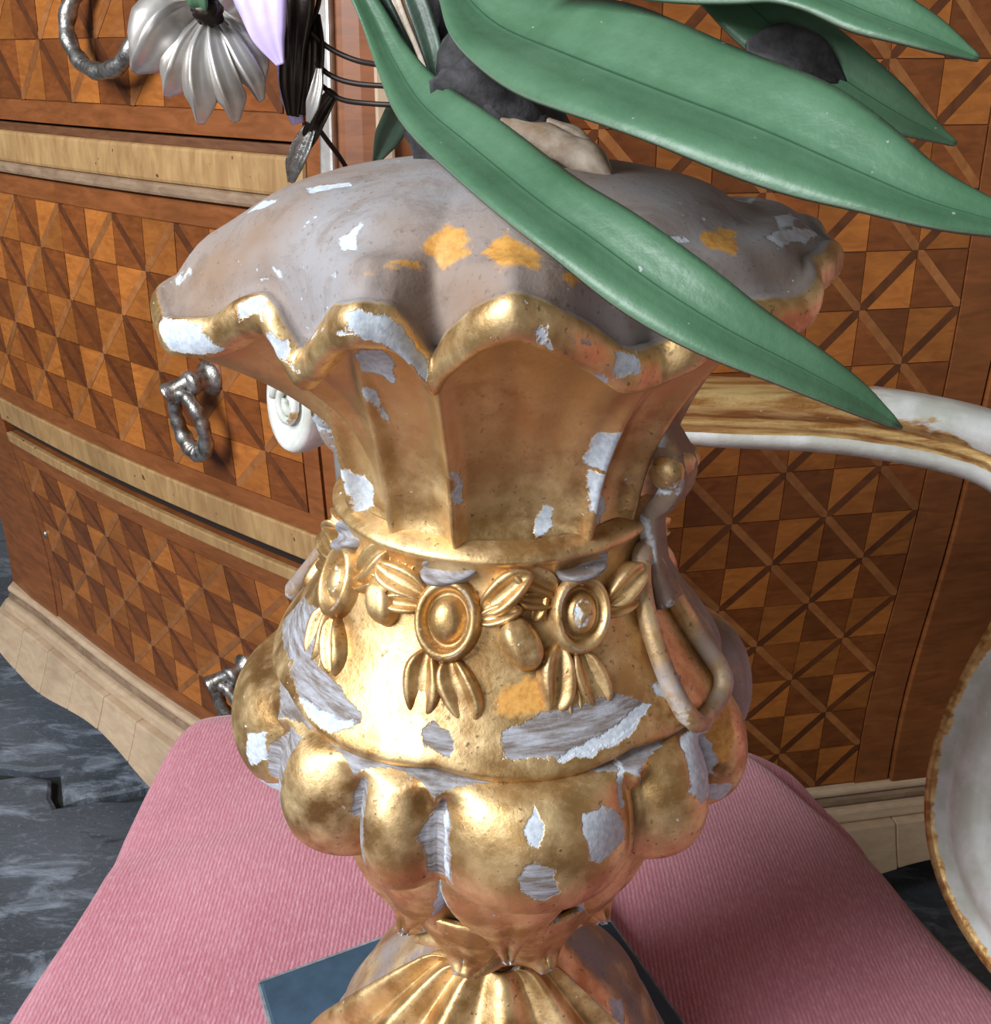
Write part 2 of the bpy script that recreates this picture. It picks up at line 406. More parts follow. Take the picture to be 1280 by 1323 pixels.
pieces = {'light_veneer_triangle': [], 'dark_veneer_triangle': [], 'veneer_strip': []}
def seen(p):
    x, y = px(p)
    if not (-40 < x < 1320 and -40 < y < 1340): return False
    return not (470 < x < 830 and y > 240) and not (330 < x < 960 and 800 < y) and not (x > 250 and y > 930)
SQ = .062
def marquetry(parent, a0, a1, z0, z1, off, dark_strip):
    na = int(round((a1 - a0) / SQ)); nz = int(round((z1 - z0) / SQ)); da = (a1 - a0) / na; dz = (z1 - z0) / nz
    rest = []
    wS = .0066; gp = .0006
    for j in range(nz):
        for i in range(na):
            A0, Z0 = a0 + i * da, z0 + j * dz
            typ = (i + j) % 2
            def q(u, v): return (A0 + u * da, Z0 + v * dz)
            e = wS / SQ * 1.05; g = gp / SQ
            if typ == 0:
                tri1 = [q(g, e + g), q(1 - e - g, 1 - g), q(g, 1 - g)]; tri2 = [q(e + g, g), q(1 - g, g), q(1 - g, 1 - e - g)]
                st = [q(0, 0), q(e, 0), q(1, 1 - e), q(1, 1), q(1 - e, 1), q(0, e)]; nm = 'light_veneer_triangle'; mt = 'vlight'
            else:
                tri1 = [q(g, g), q(1 - e - g, g), q(g, 1 - e - g)]; tri2 = [q(1 - g, e + g), q(1 - g, 1 - g), q(e + g, 1 - g)]
                st = [q(0, 1), q(0, 1 - e), q(1 - e, 0), q(1, 0), q(1, e), q(e, 1)]; nm = 'dark_veneer_triangle'; mt = 'vdark'
            # odd swaps so that the pattern varies as old veneer does
            for k, (poly, n_, m_) in enumerate(((tri1, nm, mt), (tri2, nm, mt), (st, 'veneer_strip', 'vdstrip' if typ == dark_strip else 'vstrip'))):
                h = off + (.0012 if n_ == 'veneer_strip' else .0009) + random.uniform(-.0002, .0003)
                top = [F3(a, z, h) for a, z in poly]; bot = [F3(a, z, off - .004) for a, z in poly]
                n = len(top)
                V = np.array(top + bot) - RL
                Fc = [tuple(range(n)), tuple(range(2 * n - 1, n - 1, -1))] + [(i_, i_ + n, (i_ + 1) % n + n, (i_ + 1) % n) for i_ in range(n)]
                c = np.mean(top, 0)
                if seen(c): pieces[n_].append((float(np.linalg.norm(c)), n_, m_, V, Fc, parent))
                else: rest.append((m_, V, Fc))
    for m_ in ('vlight', 'vdark', 'vstrip', 'vdstrip'):
        sub = [(v, f_) for mm, v, f_ in rest if mm == m_]
        if sub:
            o = mesh_obj('veneer_field', *join(sub), m_, parent, smooth=False); o['kind'] = 'stuff'
def drawer(z0, z1, top_band, bot_band):
    d = patch('drawer', -.88, -.062, z0, z1, -.001, .03, 'carcase', root, 24, 10, .003)
    bt = .026; zt, zb = z1, z0
    if top_band: patch('pale_banding', -.88, -.062, z1 - top_band, z1, .0035, .01, 'pale', d, 24, 2, .002); zt -= top_band
    if bot_band: patch('pale_banding', -.88, -.062, z0, z0 + bot_band, .0045, .01, 'pale', d, 24, 2, .002); zb += bot_band
    patch('plain_border', -.88, -.062, zt - bt, zt - .001, .0012, .01, 'carcase', d, 24, 2, .0004)
    patch('plain_border', -.88, -.062, zb + .001, zb + bt, .0012, .01, 'carcase', d, 24, 2, .0004)
    patch('plain_border', -.88, -.855, zb + bt, zt - bt, .0012, .01, 'carcase', d, 2, 10, .0004)
    patch('plain_border', -.087, -.062, zb + bt, zt - bt, .0012, .01, 'carcase', d, 2, 10, .0004)
    marquetry(d, -.853, -.089, zb + bt + .001, zt - bt - .001, 0, 1)
    return d
d1 = drawer(-.080, .25, 0, 0)
d2 = drawer(-.550, -.148, 0, .040)
d3 = drawer(-.942, -.574, .018, 0)
pan = patch('side_panel', .058, .703, -.945, .25, -.001, .02, 'carcase', root, 16, 24, .002)
patch('plain_border', .060, .110, -.945, .25, .0012, .01, 'carcase', pan, 2, 24, .0004)
patch('plain_border', .652, .702, -.945, .25, .0012, .01, 'carcase', pan, 2, 24, .0004)
marquetry(pan, .112, .650, -.94, .245, 0, 0)
for n_, L in pieces.items():
    L.sort(key=lambda e: e[0])
    for e in L[:300]: mesh_obj(e[1], e[3], e[4], e[2], e[5], smooth=False)
    by = {}
    for e in L[300:]: by.setdefault((e[5].name, e[2]), []).append(e)
    for (pn, m_), es in by.items():
        o = mesh_obj('veneer_field', *join([(e[3], e[4]) for e in es]), m_, es[0][5], smooth=False); o['kind'] = 'stuff'

def faceframe(a, z):
    o = F3(a, z, 0); ta = F3(a + .01, z, 0) - F3(a - .01, z, 0); ta /= np.linalg.norm(ta)
    tz = F3(a, z + .01, 0) - F3(a, z - .01, 0); tz /= np.linalg.norm(tz); n = np.cross(ta, tz)
    n /= np.linalg.norm(n); return o, ta, tz, n
def solve_face(x, y):
    a, z = -.5 if x < 640 else .5, -.4
    for _ in range(60):
        p = np.array(px(F3(a, z))); J = np.zeros((2, 2)); e = 1e-3
        J[:, 0] = (np.array(px(F3(a + e, z))) - p) / e; J[:, 1] = (np.array(px(F3(a, z + e))) - p) / e
        d = np.linalg.lstsq(J, np.array((x, y)) - p, rcond=None)[0]; d = np.clip(d, -.05, .05); a += d[0]; z += d[1]
    return a, z
def ring_pull(a, z, parent, s=1.0):
    o, ta, tz, n = faceframe(a, z)
    rose = []
    for h, r in ((0, .019), (.003, .019), (.006, .015), (.010, .011), (.016, .010), (.022, .013), (.026, .014), (.030, .011), (.031, .004)):
        rose.append([o + n * h * s + (ta * math.cos(t) + tz * math.sin(t)) * r * s for t in np.linspace(0, 2 * math.pi, 20, endpoint=False)])
    V = np.array(rose).reshape(-1, 3) - RL
    mesh_obj('pull_rose', V, gridfaces(9, 20, True) + [tuple(range(160, 180))], 'pewter', parent)
    # crossing arm and hanging oval ring
    c0 = o + n * .022 * s
    pth = cr([c0 + tz * .004 * s, c0 - ta * .014 * s + n * .010 * s - tz * .006 * s, c0 - ta * .022 * s + n * .020 * s - tz * .012 * s], 12)
    V, Fc = sweep(pth, circ(.0095 * s, 10), n, np.interp(np.linspace(0, 1, 12), [0, .5, 1], [.9, 1, 1.3]))
    mesh_obj('pull_arm', V - RL, Fc, 'pewter', parent)
    c1 = o + n * .030 * s - tz * .044 * s - ta * .004 * s
    rp = [c1 + ta * .0225 * s * math.cos(t) + tz * .034 * s * math.sin(t) + n * .004 * s * math.sin(t) for t in np.linspace(0, 2 * math.pi, 48, endpoint=False)]
    sc = 1 + .12 * np.sin(np.linspace(0, 2 * math.pi * 12, 48)) + .35 * np.clip(-np.sin(np.linspace(0, 2 * math.pi, 48)), 0, 1)
    V, Fc = sweep(rp, circ(.0072 * s, 10), n, sc, closed=True)
    mesh_obj('pull_ring', V - RL, Fc, 'pewter', parent)
def bail(parent, pxs):
    P = []
    for x, y, o_ in pxs:
        a, z = solve_face(x, y); P.append(F3(a, z, o_))
    P = cr(P, 40); sc = 1 + .12 * np.sin(np.linspace(0, 60, 40))
    V, Fc = sweep(P, circ(.0085, 10), (0, -1, .2), sc)
    mesh_obj('bail_handle', V - RL, Fc, 'pewter', parent)
ring_pull(*solve_face(272, 488), d2, 1.05)
a3, z3 = solve_face(318, 862); ring_pull(a3, z3, d3, 1.05)
bail(d1, [(140, -40, .004), (121, -10, .02), (118, 35, .03), (137, 75, .034), (165, 92, .034), (192, 78, .03), (205, 30, .02), (205, -30, .004)])
a4, z4 = solve_face(61, 690)
o_, ta_, tz_, n_ = faceframe(a4, z4)
mesh_obj('nail_head', *(lambda v, f_: (v - RL, f_))(*ellipsoid(o_ + n_ * .002, [ta_ * .005, tz_ * .007, n_ * .004])), 'pewter', root)

# ------------------------------------------------------------------ armchair
ZS = -.545
ch = empty('armchair', (.02, .38, ZF), 'cream painted armchair with worn gilding and pink ribbed seat facing left', 'armchair')
CL = np.array(ch.location)
foot_px = [(-.318, .10), (-.324, .25), (-.318, .42), (-.300, .54), (-.298, .66), (-.288, .730), (-.255, .752), (-.15, .750), (.10, .728), (.20, .715), (.238, .690), (.268, .63), (.294, .565), (.316, .50), (.37, .38), (.44, .25), (.46, .12), (.40, .05), (0, .045), (-.26, .05)]
def closed_cr(pts, n):
    p = np.array(pts); k = len(p); s = np.linspace(0, k, n, endpoint=False); i = s.astype(int); t = (s - i)[:, None]
    a, b, c, d = p[(i - 1) % k], p[i % k], p[(i + 1) % k], p[(i + 2) % k]
    return .5 * (2 * b + (c - a) * t + (2 * a - 5 * b + 4 * c - d) * t ** 2 + (3 * b - a - 3 * c + d) * t ** 3)
def cushion(name, pts, ztop, h, mat, crown=.012, rise=None):
    O = closed_cr(pts, 160); c = O.mean(0)
    lv = [(.985, -h), (1.0, -h * .8), (1.004, -h * .45), (.998, -.012), (.985, -.004), (.965, -.0005)]
    V = []; n = len(O)
    for s, z in lv:
        for p in O: q = c + (p - c) * s; V.append((*q, ztop + z))
    ns = 22
    for k in range(1, ns + 1):
        s = .965 * (1 - k / ns)
        for p in O:
            q = c + (p - c) * max(s, .002)
            V.append((*q, ztop + crown * (1 - (s / .965) ** 2) * (0 if k == 0 else 1)))
    V = np.array(V)
    x, y = V[:, 0], V[:, 1]
    top = V[:, 2] > ztop - h * .5
    wob = .0025 * np.sin(x * 22 + y * 9) + .002 * np.sin(y * 31 - x * 13) - .006 * np.exp(-((x - .0) ** 2 + (y - .38) ** 2) / .05)
    V[:, 2] += np.where(top, wob, 0)
    # shallow pull crease near the far front corner
    V[:, 2] -= np.where(top, .004 * np.exp(-((y - .60 - .25 * (x + .2)) / .014) ** 2) * np.clip((-.02 - x) / .1, 0, 1), 0)
    if rise is not None: V[:, 2] += np.where(top, rise(x, y), 0)
    return mesh_obj(name, V - CL, gridfaces(len(lv) + ns, n, True) + [tuple(range(n))[::-1]], mat, ch)
cushion('seat', foot_px, ZS - .012, .075, 'fabric', .0145)
brd = [(-.20, .70), (.05, .745), (.20, .745), (.262, .715), (.285, .665), (.302, .61), (.302, .55), (.28, .45), (.10, .45), (-.15, .60)]
cushion('seat_border', brd, ZS - .040, .05, 'fabric', 0)
# seat rail under the cushion
def rail_sweep(name, path, sec, gild=None, up=(0, 0, 1), closed=False, scale=None, parent=ch):
    V, Fc = sweep(path, sec, up, scale, closed=closed)
    g = np.tile(np.asarray(gild if gild is not None else [.35] * len(sec)), len(path))
    return V, Fc, g
O = closed_cr([(x * .98 + .001, (y - .38) * .98 + .38) for x, y in foot_px], 120); P = np.column_stack([O, np.full(len(O), ZS - .115)])
secr = [(-.020, -.04), (.012, -.04), (.018, -.03), (.014, -.02), (.018, .0), (.014, .03), (-.020, .03)]
V, Fc, g = rail_sweep('seat_rail', P, secr, [.2, .2, .8, .8, .2, .7, .2], closed=True)
mesh_obj('seat_rail', V - CL, Fc, 'painted', ch, attrs={'gild': g})
for lx, ly in ((-.26, .68), (-.26, .10), (.27, .60), (.40, .12)):
    z = np.linspace(ZS - .10, ZF, 30); h = (ZS - .10 - z) / (ZS - .10 - ZF)
    sx = np.sign(lx) * .035 * np.sin(h * math.pi * 1.2) ; sy = np.sign(ly - .38) * .035 * np.sin(h * math.pi * 1.2)
    V, Fc = sweep(np.column_stack([lx + sx, ly + sy, z]), circ(.030, 14), (0, 1, 0), np.interp(h, [0, .15, .5, .85, .93, 1], [1.15, 1, .72, .5, .75, .7]))
    mesh_obj('leg', V - CL, Fc, 'painted', ch, attrs={'gild': np.full(len(V), .4)})
# moulded arm with carved volute
secA = [(.016, -.026), (.021, -.018), (.021, -.012), (.017, -.010), (.020, -.007), (.021, -.003), (.017, -.001), (.021, .003), (.024, .012), (.021, .021), (.012, .027),
        (-.012, .027), (-.021, .021), (-.024, .012), (-.021, .003), (-.017, -.001), (-.021, -.003), (-.020, -.007), (-.017, -.010), (-.021, -.012), (-.021, -.018), (-.016, -.026)]
gA_ = [.2, .1, .2, .9, .85, .8, .95, .7, .55, .5, .5, .5, .5, .55, .7, .95, .8, .85, .9, .2, .1, .2]
def arm(sgn):
    def mir(p): p = np.array(p, float); p[..., 1] = .38 + sgn * (p[..., 1] - .38); return p
    path = mir(cr([(-.150, .757, -.258), (-.06, .778, -.266), (.06, .785, -.268), (.18, .783, -.272), (.30, .770, -.275), (.40, .735, -.288), (.425, .675, -.312), (.400, .615, -.335), (.375, .57, -.345)], 60))
    if sgn < 0: path[:, 0] += np.clip((path[:, 0] + .1) / .4, 0, 1.2) * .12
    V, Fc = sweep(path, secA, (0, 0, 1))
    fall = np.interp(path[:, 0], [-.2, .22, .34, .5], [.28, .25, -.12, -.35])
    g = (np.array(gA_)[None, :] + fall[:, None]).reshape(-1)
    a_ = mesh_obj('arm', V - CL, Fc, 'painted', ch, attrs={'gild': g})
    # volute at the front end: turned boss with a spiral and a rosette
    c = mir(np.array((-.158, .742, -.250))); ax = np.array((-.78, -.62 * sgn, .12)); ax /= np.linalg.norm(ax)
    s1 = np.cross(ax, (0, 0, 1)); s1 /= np.linalg.norm(s1); s2 = np.cross(s1, ax)
    prof = [(.0, -.026), (.024, -.026), (.030, -.020), (.0335, -.006), (.0335, .004), (.031, .009), (.027, .0085), (.024, .005), (.020, .0045), (.0, .0045)]
    ring = [[c + ax * h + (s1 * math.cos(t) * .86 + s2 * math.sin(t)) * r * 1.22 for t in np.linspace(0, 2 * math.pi, 36, endpoint=False)] for r, h in prof]
    mesh_obj('volute', np.array(ring).reshape(-1, 3) - CL, gridfaces(len(prof), 36, True), 'painted', ch, attrs={'gild': np.full(len(prof) * 36, .05)})
    sp = [c + ax * (.006 + .004 * (1 - k / 40)) + (s1 * math.cos(k * .32) + s2 * math.sin(k * .32)) * (.019 - .0135 * k / 40) for k in range(41)]
    V, Fc = sweep(sp, circ(.0034, 8), ax)
    mesh_obj('volute_scroll', V - CL, Fc, 'painted', ch, attrs={'gild': np.full(len(V), .42)})
    # support from the seat rail
    pth = mir(cr([(.02, .775, -.285), (-.02, .785, -.34), (-.01, .79, -.40), (.03, .775, -.47), (.05, .745, -.55), (.04, .715, -.63)], 30))
    V, Fc = sweep(pth, secA, (0, 1, 0), np.linspace(.75, 1, 30))
    mesh_obj('arm_support', V - CL, Fc, 'painted', ch, attrs={'gild': np.tile(gA_, 30)})
arm(1); arm(-1)
# oval back frame (its far lower corner shows at the right)
ob = []
for t in np.linspace(0, 2 * math.pi, 120, endpoint=False):
    c_, s_ = math.cos(t), math.sin(t)
    ss = .25 - .25 * np.sign(c_) * abs(c_) ** .5; zz = -.264 + .270 * np.sign(s_) * abs(s_) ** .5
    ob.append((.320 + .45 * ss + .44 * (zz + .47), .562 - .89 * ss + .10 * (zz + .47), zz))
secB = [(-.030, -.010), (-.030, .004), (-.026, .012), (-.020, .012), (-.015, .005), (-.004, .012), (.008, .016), (.018, .013), (.022, .007), (.027, .010), (.032, .004), (.032, -.010)]
gB = [.2, .5, .8, .62, .1, .0, .0, .1, .4, .7, .4, .2]
V, Fc = sweep(ob, secB, (-.89, -.45, .2), closed=True)
mesh_obj('back_frame', V - CL, Fc, 'painted', ch, attrs={'gild': np.tile(gB, len(ob))})
bp = np.array(ob); cb = bp.mean(0); rings = [cb + (bp - cb) * s + np.array((-.022 * (1 - s * s) + .01, -.011 * (1 - s * s) + .005, 0)) for s in (1.0, .92, .8, .6, .35, .01)]
mesh_obj('back_pad', np.vstack(rings) - CL, gridfaces(6, len(ob), True), 'fabric', ch)
for xx, yy in ((.37, .46), (.48, .24)):
    V, Fc = sweep([(xx - .02, yy, -.66), (xx - .01, yy, -.58), (xx, yy, -.50)], circ(.02, 10), (0, 1, 0))
    mesh_obj('back_post', V - CL, Fc, 'painted', ch, attrs={'gild': np.full(len(V), .4)})

# ------------------------------------------------------------------ gilded vase
VX, VY, VZ = .001, .38, -.540
vase = empty('vase', (VX, VY, VZ), 'chipped gilded carved wooden vase with ruffled rim standing on the pink seat', 'vase')
NPHI = 480
PHI = np.linspace(-180, 180, NPHI, endpoint=False)
C_LIP = np.array([-47.5, -13, 31, 76, 121, 166, 211, 258], float)
C_NECK = np.array([-60, -14, 31, 76, 121, 166, 211, 255], float)
def sect(phi, C):
    p = (phi - C[0]) % 360; D = np.append((C - C[0]) % 360, 360.0)
    k = np.clip(np.searchsorted(D, p, side='right') - 1, 0, 7)
    th = (p - D[k]) / (D[k + 1] - D[k]); return k, th
# per section (between cusp k and k+1):    lobe radius and height;   per cusp: radius and height
LR = np.array([.106, .128, .126, .130, .128, .128, .128, .133]); LZ = np.array([-.071, -.063, -.066, -.064, -.066, -.066, -.070, -.074])
CR_ = np.array([.088, .104, .105, .112, .112, .112, .112, .114]); CZ = np.array([-.103, -.088, -.083, -.080, -.078, -.078, -.080, -.092])
def edge(phi):
    k, th = sect(phi, C_LIP); k2 = (k + 1) % 8
    thk = np.where(k == 7, th ** 1.9, th)
    L = np.sin(np.pi * thk) ** .62
    s = th * th * (3 - 2 * th)
    r = (CR_[k] * (1 - s) + CR_[k2] * s) * (1 - L) + LR[k] * L
    z = (CZ[k] * (1 - s) + CZ[k2] * s) * (1 - L) + LZ[k] * L
    return r, z, L
# hand-carved front of the lip, as measured: angle, radius, height
LIP = np.array([(-100, .1300, -.0840), (-88, .1321, -.0868), (-79, .1262, -.0926), (-70, .1136, -.0887), (-63.5, .1035, -.0831), (-57.5, .0970, -.0793), (-53, .0940, -.0816), (-50, .0925, -.0892), (-47.5, .0922, -.0958), (-44, .094, -.0900), (-39.1, 0.097, -0.0853), (-29.9, 0.103, -0.0756), (-22.6, 0.108, -0.0702), (-18.3, 0.105, -0.0710), (-15.8, 0.100, -0.0770), (-14.2, 0.096, -0.0839), (-13.0, 0.093, -0.0892), (-10.1, 0.098, -0.0798), (-4.0, 0.108, -0.0695), (2.0, 0.113, -0.0656), (7.6, 0.112, -0.0693), (14.3, 0.107, -0.0764), (22.2, 0.101, -0.084), (31.4, 0.097, -0.0886), (34.5, .1010, -.0853), (44, .1110, -.0756), (57, .1190, -.0730), (68, .1190, -.0690), (82, .1252, -.0668), (96, .128, -.066)])
_edge0 = edge
def edge(phi):
    r, z, L = _edge0(phi)
    p = (phi + 180) % 360 - 180
    ri = np.interp(p, LIP[:, 0], LIP[:, 1]); zi = np.interp(p, LIP[:, 0], LIP[:, 2])
    k = np.clip(np.minimum((p + 108) / 16, (104 - p) / 16), 0, 1); k = k * k * (3 - 2 * k)
    r = r * (1 - k) + ri * k; z = z * (1 - k) + zi * k
    ker = np.ones(3) / 3
    sm = lambda a: np.convolve(np.concatenate([a[-1:], a, a[:1]]), ker, 'valid')
    Lf = np.clip((z + .092) / .024, 0, 1)
    return sm(r), sm(z), L * (1 - k) + Lf * k
DUMP = {}
CHIPS = {}
#CHIPS_BEGIN
CHIPS = {'rim': {'gesso': [[(-80.2, 45), (-73.5, 45), (-69.8, 46), (-66.8, 50), (-76.5, 49), (-78.0, 47)],
        [(-60.8, 46), (-55.5, 45), (-54.8, 47), (-60.8, 48)],
        [(-24.0, 46), (-20.2, 46), (-17.2, 46), (-15.0, 46), (-13.5, 46), (-13.5, 48), (-15.8, 49), (-19.5, 49), (-23.2, 48)],
        [(-62.2, 53), (-49.5, 45), (-45.0, 48), (-48.0, 47)],
        [(-36.8, 46), (-24.8, 48), (-21.0, 48), (-25.5, 48), (-46.5, 43)],
        [(19.5, 54), (19.5, 46), (24.8, 45), (24.8, 47), (16.5, 50)],
        [(5.2, 48), (6.8, 47), (7.5, 49), (5.2, 49)],
        [(9.0, 47), (10.5, 47), (14.2, 47), (11.2, 48)],
        [(-60.0, 42), (-56.2, 41), (-51.8, 40), (-52.5, 41), (-58.5, 42)],
        [(-34.5, 40), (-25.5, 41), (-26.2, 41), (-31.5, 41)],
        [(-36.8, 34), (-33.8, 33), (-32.2, 31), (-30.8, 31), (-31.5, 33), (-29.2, 36), (-33.0, 36)],
        [(-83.2, 34), (-85.5, 32), (-71.2, 30), (-77.2, 33)],
        [(-71.2, 27), (-57.8, 23), (-53.2, 24), (-63.0, 28)],
        [(-91.5, 44), (-84.0, 41), (-81.0, 41), (-84.0, 42)],
        [(81.0, 37), (90.8, 40), (74.2, 40), (69.8, 39)],
        [(61.5, 38), (93.0, 43), (72.8, 42), (59.2, 40)],
        [(37.5, 34), (43.5, 34), (42.0, 35), (36.8, 35)],
        [(93.8, 32), (105.8, 39), (96.8, 36), (105.0, 35)],
        [(18.8, 41), (23.2, 40), (21.8, 41), (19.5, 41)]], 'ochre': [[(-16.5, 34), (-12.0, 31), (-6.0, 32), (-6.0, 35), (-9.8, 37), (-15.0, 35)],
        [(-3.0, 35), (1.5, 32), (8.2, 36), (6.0, 40), (0.0, 41)],
        [(9.8, 40), (13.5, 39), (15.8, 40), (12.0, 41)],
        [(46.5, 34), (54.8, 34), (58.5, 35), (48.0, 39), (45.0, 37)],
        [(-23.2, 41), (-15.8, 37), (-15.0, 38), (-21.8, 41)]]}, 'neck': {'gesso': [[(-31.5, 3), (-23.2, 3), (-22.5, 8), (-25.5, 13), (-30.8, 8)],
        [(26.2, 31), (27.0, 19), (41.2, 16), (37.5, 16), (38.2, 27), (34.5, 35)],
        [(28.5, 34), (34.5, 34), (38.2, 48), (42.8, 55), (38.2, 58), (29.2, 47)],
        [(12.8, 58), (16.5, 49), (20.2, 50), (20.2, 56), (13.5, 60)],
        [(-75.0, 37), (-63.8, 42), (-52.5, 48), (-52.5, 56), (-59.2, 61), (-59.2, 48)],
        [(-33.0, 10), (-31.5, 14), (-31.5, 24), (-32.2, 22), (-33.0, 15)],
        [(-12.8, 30), (-11.2, 33), (-11.2, 44), (-12.8, 42)]]}, 'shoulder': {'bare': [[(-89.2, 44), (-87.0, 38), (-65.2, 35), (-57.0, 40), (-63.8, 43)],
        [(-65.2, 44), (-57.8, 40), (-43.5, 40), (-33.8, 42), (-33.0, 43), (-39.8, 48), (-54.8, 47)],
        [(0.8, 41), (10.5, 39), (29.2, 39), (39.8, 42), (33.0, 44), (24.0, 46), (7.5, 45), (0.8, 45)],
        [(-17.2, 42), (-15.0, 41), (-9.0, 43), (-10.5, 46), (-16.5, 45)]], 'gesso': [[(-54.8, 47), (-48.0, 45), (-39.0, 44), (-33.0, 43), (-39.8, 49), (-48.0, 49)],
        [(16.5, 44), (28.5, 43), (39.0, 41), (39.0, 42), (30.8, 46), (20.2, 47), (12.8, 46)],
        [(-75.0, 25), (-66.8, 24), (-51.8, 27), (-55.5, 29), (-66.0, 28)],
        [(42.0, 40), (51.0, 40), (53.2, 41), (45.0, 42), (41.2, 42)]], 'ochre': [[(-0.8, 37), (7.5, 35), (15.8, 36), (18.0, 38), (9.0, 39), (-0.8, 39)]]}, 'bulb': {'gesso': [[(15.8, 21), (20.2, 21), (24.0, 26), (25.5, 35), (18.0, 36), (16.5, 34), (15.0, 24)],
        [(4.5, 22), (6.8, 15), (8.2, 21), (6.8, 27), (5.2, 26)],
        [(-67.5, 48), (-64.5, 50), (-46.5, 46), (-38.2, 50), (-41.2, 49), (-46.5, 46), (-49.5, 40)],
        [(-11.2, 23), (-10.5, 23), (-9.8, 36), (-9.8, 49), (-10.5, 49)],
        [(44.2, 12), (51.0, 12), (56.2, 25), (56.2, 38), (42.8, 34), (40.5, 28), (42.8, 16)],
        [(58.5, 41), (60.0, 43), (60.0, 49), (46.5, 41)],
        [(-67.5, 33), (-63.0, 28), (-62.2, 37), (-67.5, 44)],
        [(27.0, 6), (27.8, 10), (26.2, 27), (24.8, 26), (25.5, 14)]], 'bare': [[(3.0, 36), (6.0, 31), (9.8, 34), (10.5, 40), (7.5, 43), (3.8, 39)],
        [(-15.8, 32), (-11.2, 19), (-9.8, 27), (-9.0, 45), (-13.5, 45)],
        [(-31.5, 23), (-27.8, 17), (-27.0, 26), (-26.2, 43), (-27.8, 42), (-33.0, 34)],
        [(-61.5, 32), (-53.2, 16), (-48.0, 16), (-48.8, 27), (-48.8, 42), (-62.2, 43)],
        [(-17.2, 0), (-0.8, 0), (22.5, 1), (33.8, 0), (30.0, 4), (17.2, 5), (-0.8, 8), (-11.2, 7)]], 'ochre': [[(51.0, 9), (67.5, 13), (62.2, 22), (58.5, 35), (56.2, 34)]]}, 'foot': {'gesso': [[(71.2, 19), (78.0, 21), (69.0, 22), (65.2, 21)]]}, 'pleated_drape': {'bole': [[(-86.6, 19), (-82.9, 17), (-72.1, 18), (-81.1, 21)]]}}
#CHIPS_END
def sdf_poly(P, poly):
    """signed distance (positive inside) of points P (n,2) to polygon"""
    poly = np.asarray(poly, float); n = len(poly); d = np.full(len(P), 1e9); ins = np.zeros(len(P), bool)
    for i in range(n):
        a, b = poly[i], poly[(i + 1) % n]; ab = b - a; t = np.clip(((P - a) @ ab) / (ab @ ab + 1e-12), 0, 1)
        d = np.minimum(d, np.linalg.norm(P - a - t[:, None] * ab, axis=1))
        c = (a[1] > P[:, 1]) != (b[1] > P[:, 1])
        xx = (b[0] - a[0]) * (P[:, 1] - a[1]) / (b[1] - a[1] + 1e-15) + a[0]
        ins ^= c & (P[:, 0] < xx)
    return np.where(ins, d, -d)
def side_dust(nj, amp=.6, lo=0.0):
    d = np.abs((PHI - 88 + 180) % 360 - 180); d2 = np.abs((PHI + 112 + 180) % 360 - 180)
    f = np.maximum(np.clip(1.25 - d / 38, 0, 1), .8 * np.clip(1.2 - d2 / 30, 0, 1)) * amp
    return np.maximum(np.repeat(f[None], nj, 0), lo)
def vase_grid(name, R, Z, phi=PHI, closed=True, extra=None, parent=vase, key=None, dphi=None):
    """R, Z: (nj, ni)"""
    nj, ni = R.shape; A = np.radians(np.broadcast_to(phi, R.shape) + (0 if dphi is None else dphi))
    V = np.stack([R * np.sin(A), -R * np.cos(A), Z - VZ], -1)
    attrs = {k: np.zeros(nj * ni) for k in ('gesso', 'bare', 'ochre', 'paint', 'bole')}
    key = key or name
    # chip marks in surface coordinates: angle (deg) and row of the profile, measured in metres on the surface
    seg = np.sqrt(np.diff(R.mean(1)) ** 2 + np.diff(Z.mean(1)) ** 2); sl = np.concatenate([[0], np.cumsum(seg)])
    rr = R.mean(1)
    for kind, polys in CHIPS.get(key, {}).items():
        for poly in polys:
            poly = np.asarray(poly, float)
            jm = np.interp(poly[:, 1].mean(), np.arange(nj), rr)
            Q = np.column_stack([np.radians(poly[:, 0]) * jm, np.interp(poly[:, 1], np.arange(nj), sl)])
            pm = poly[:, 0].mean()
            G = np.column_stack([np.radians(((np.broadcast_to(phi, R.shape) - pm + 180) % 360 - 180 + pm)).reshape(-1) * jm, np.repeat(sl, ni)])
            sd = sdf_poly(G, Q)
            attrs[kind] = np.maximum(attrs[kind], np.clip(.5 + sd / .012, 0, 1))
    for k, v in (extra or {}).items(): attrs[k] = np.maximum(attrs[k], np.asarray(v).reshape(-1))
    o = mesh_obj(name, V.reshape(-1, 3), gridfaces(nj, ni, closed), 'gilt', parent, attrs=attrs)
    DUMP[key] = (o, nj, ni, phi)
    return o
jit = lambda a, f1, ph: a * np.sin(np.radians(PHI) * f1 + ph)
re, ze, LL = edge(PHI)
re = re + jit(.0012, 13, 1) + jit(.0008, 29, 2); ze = ze + jit(.0012, 11, .4) + jit(.0006, 23, 1.2)
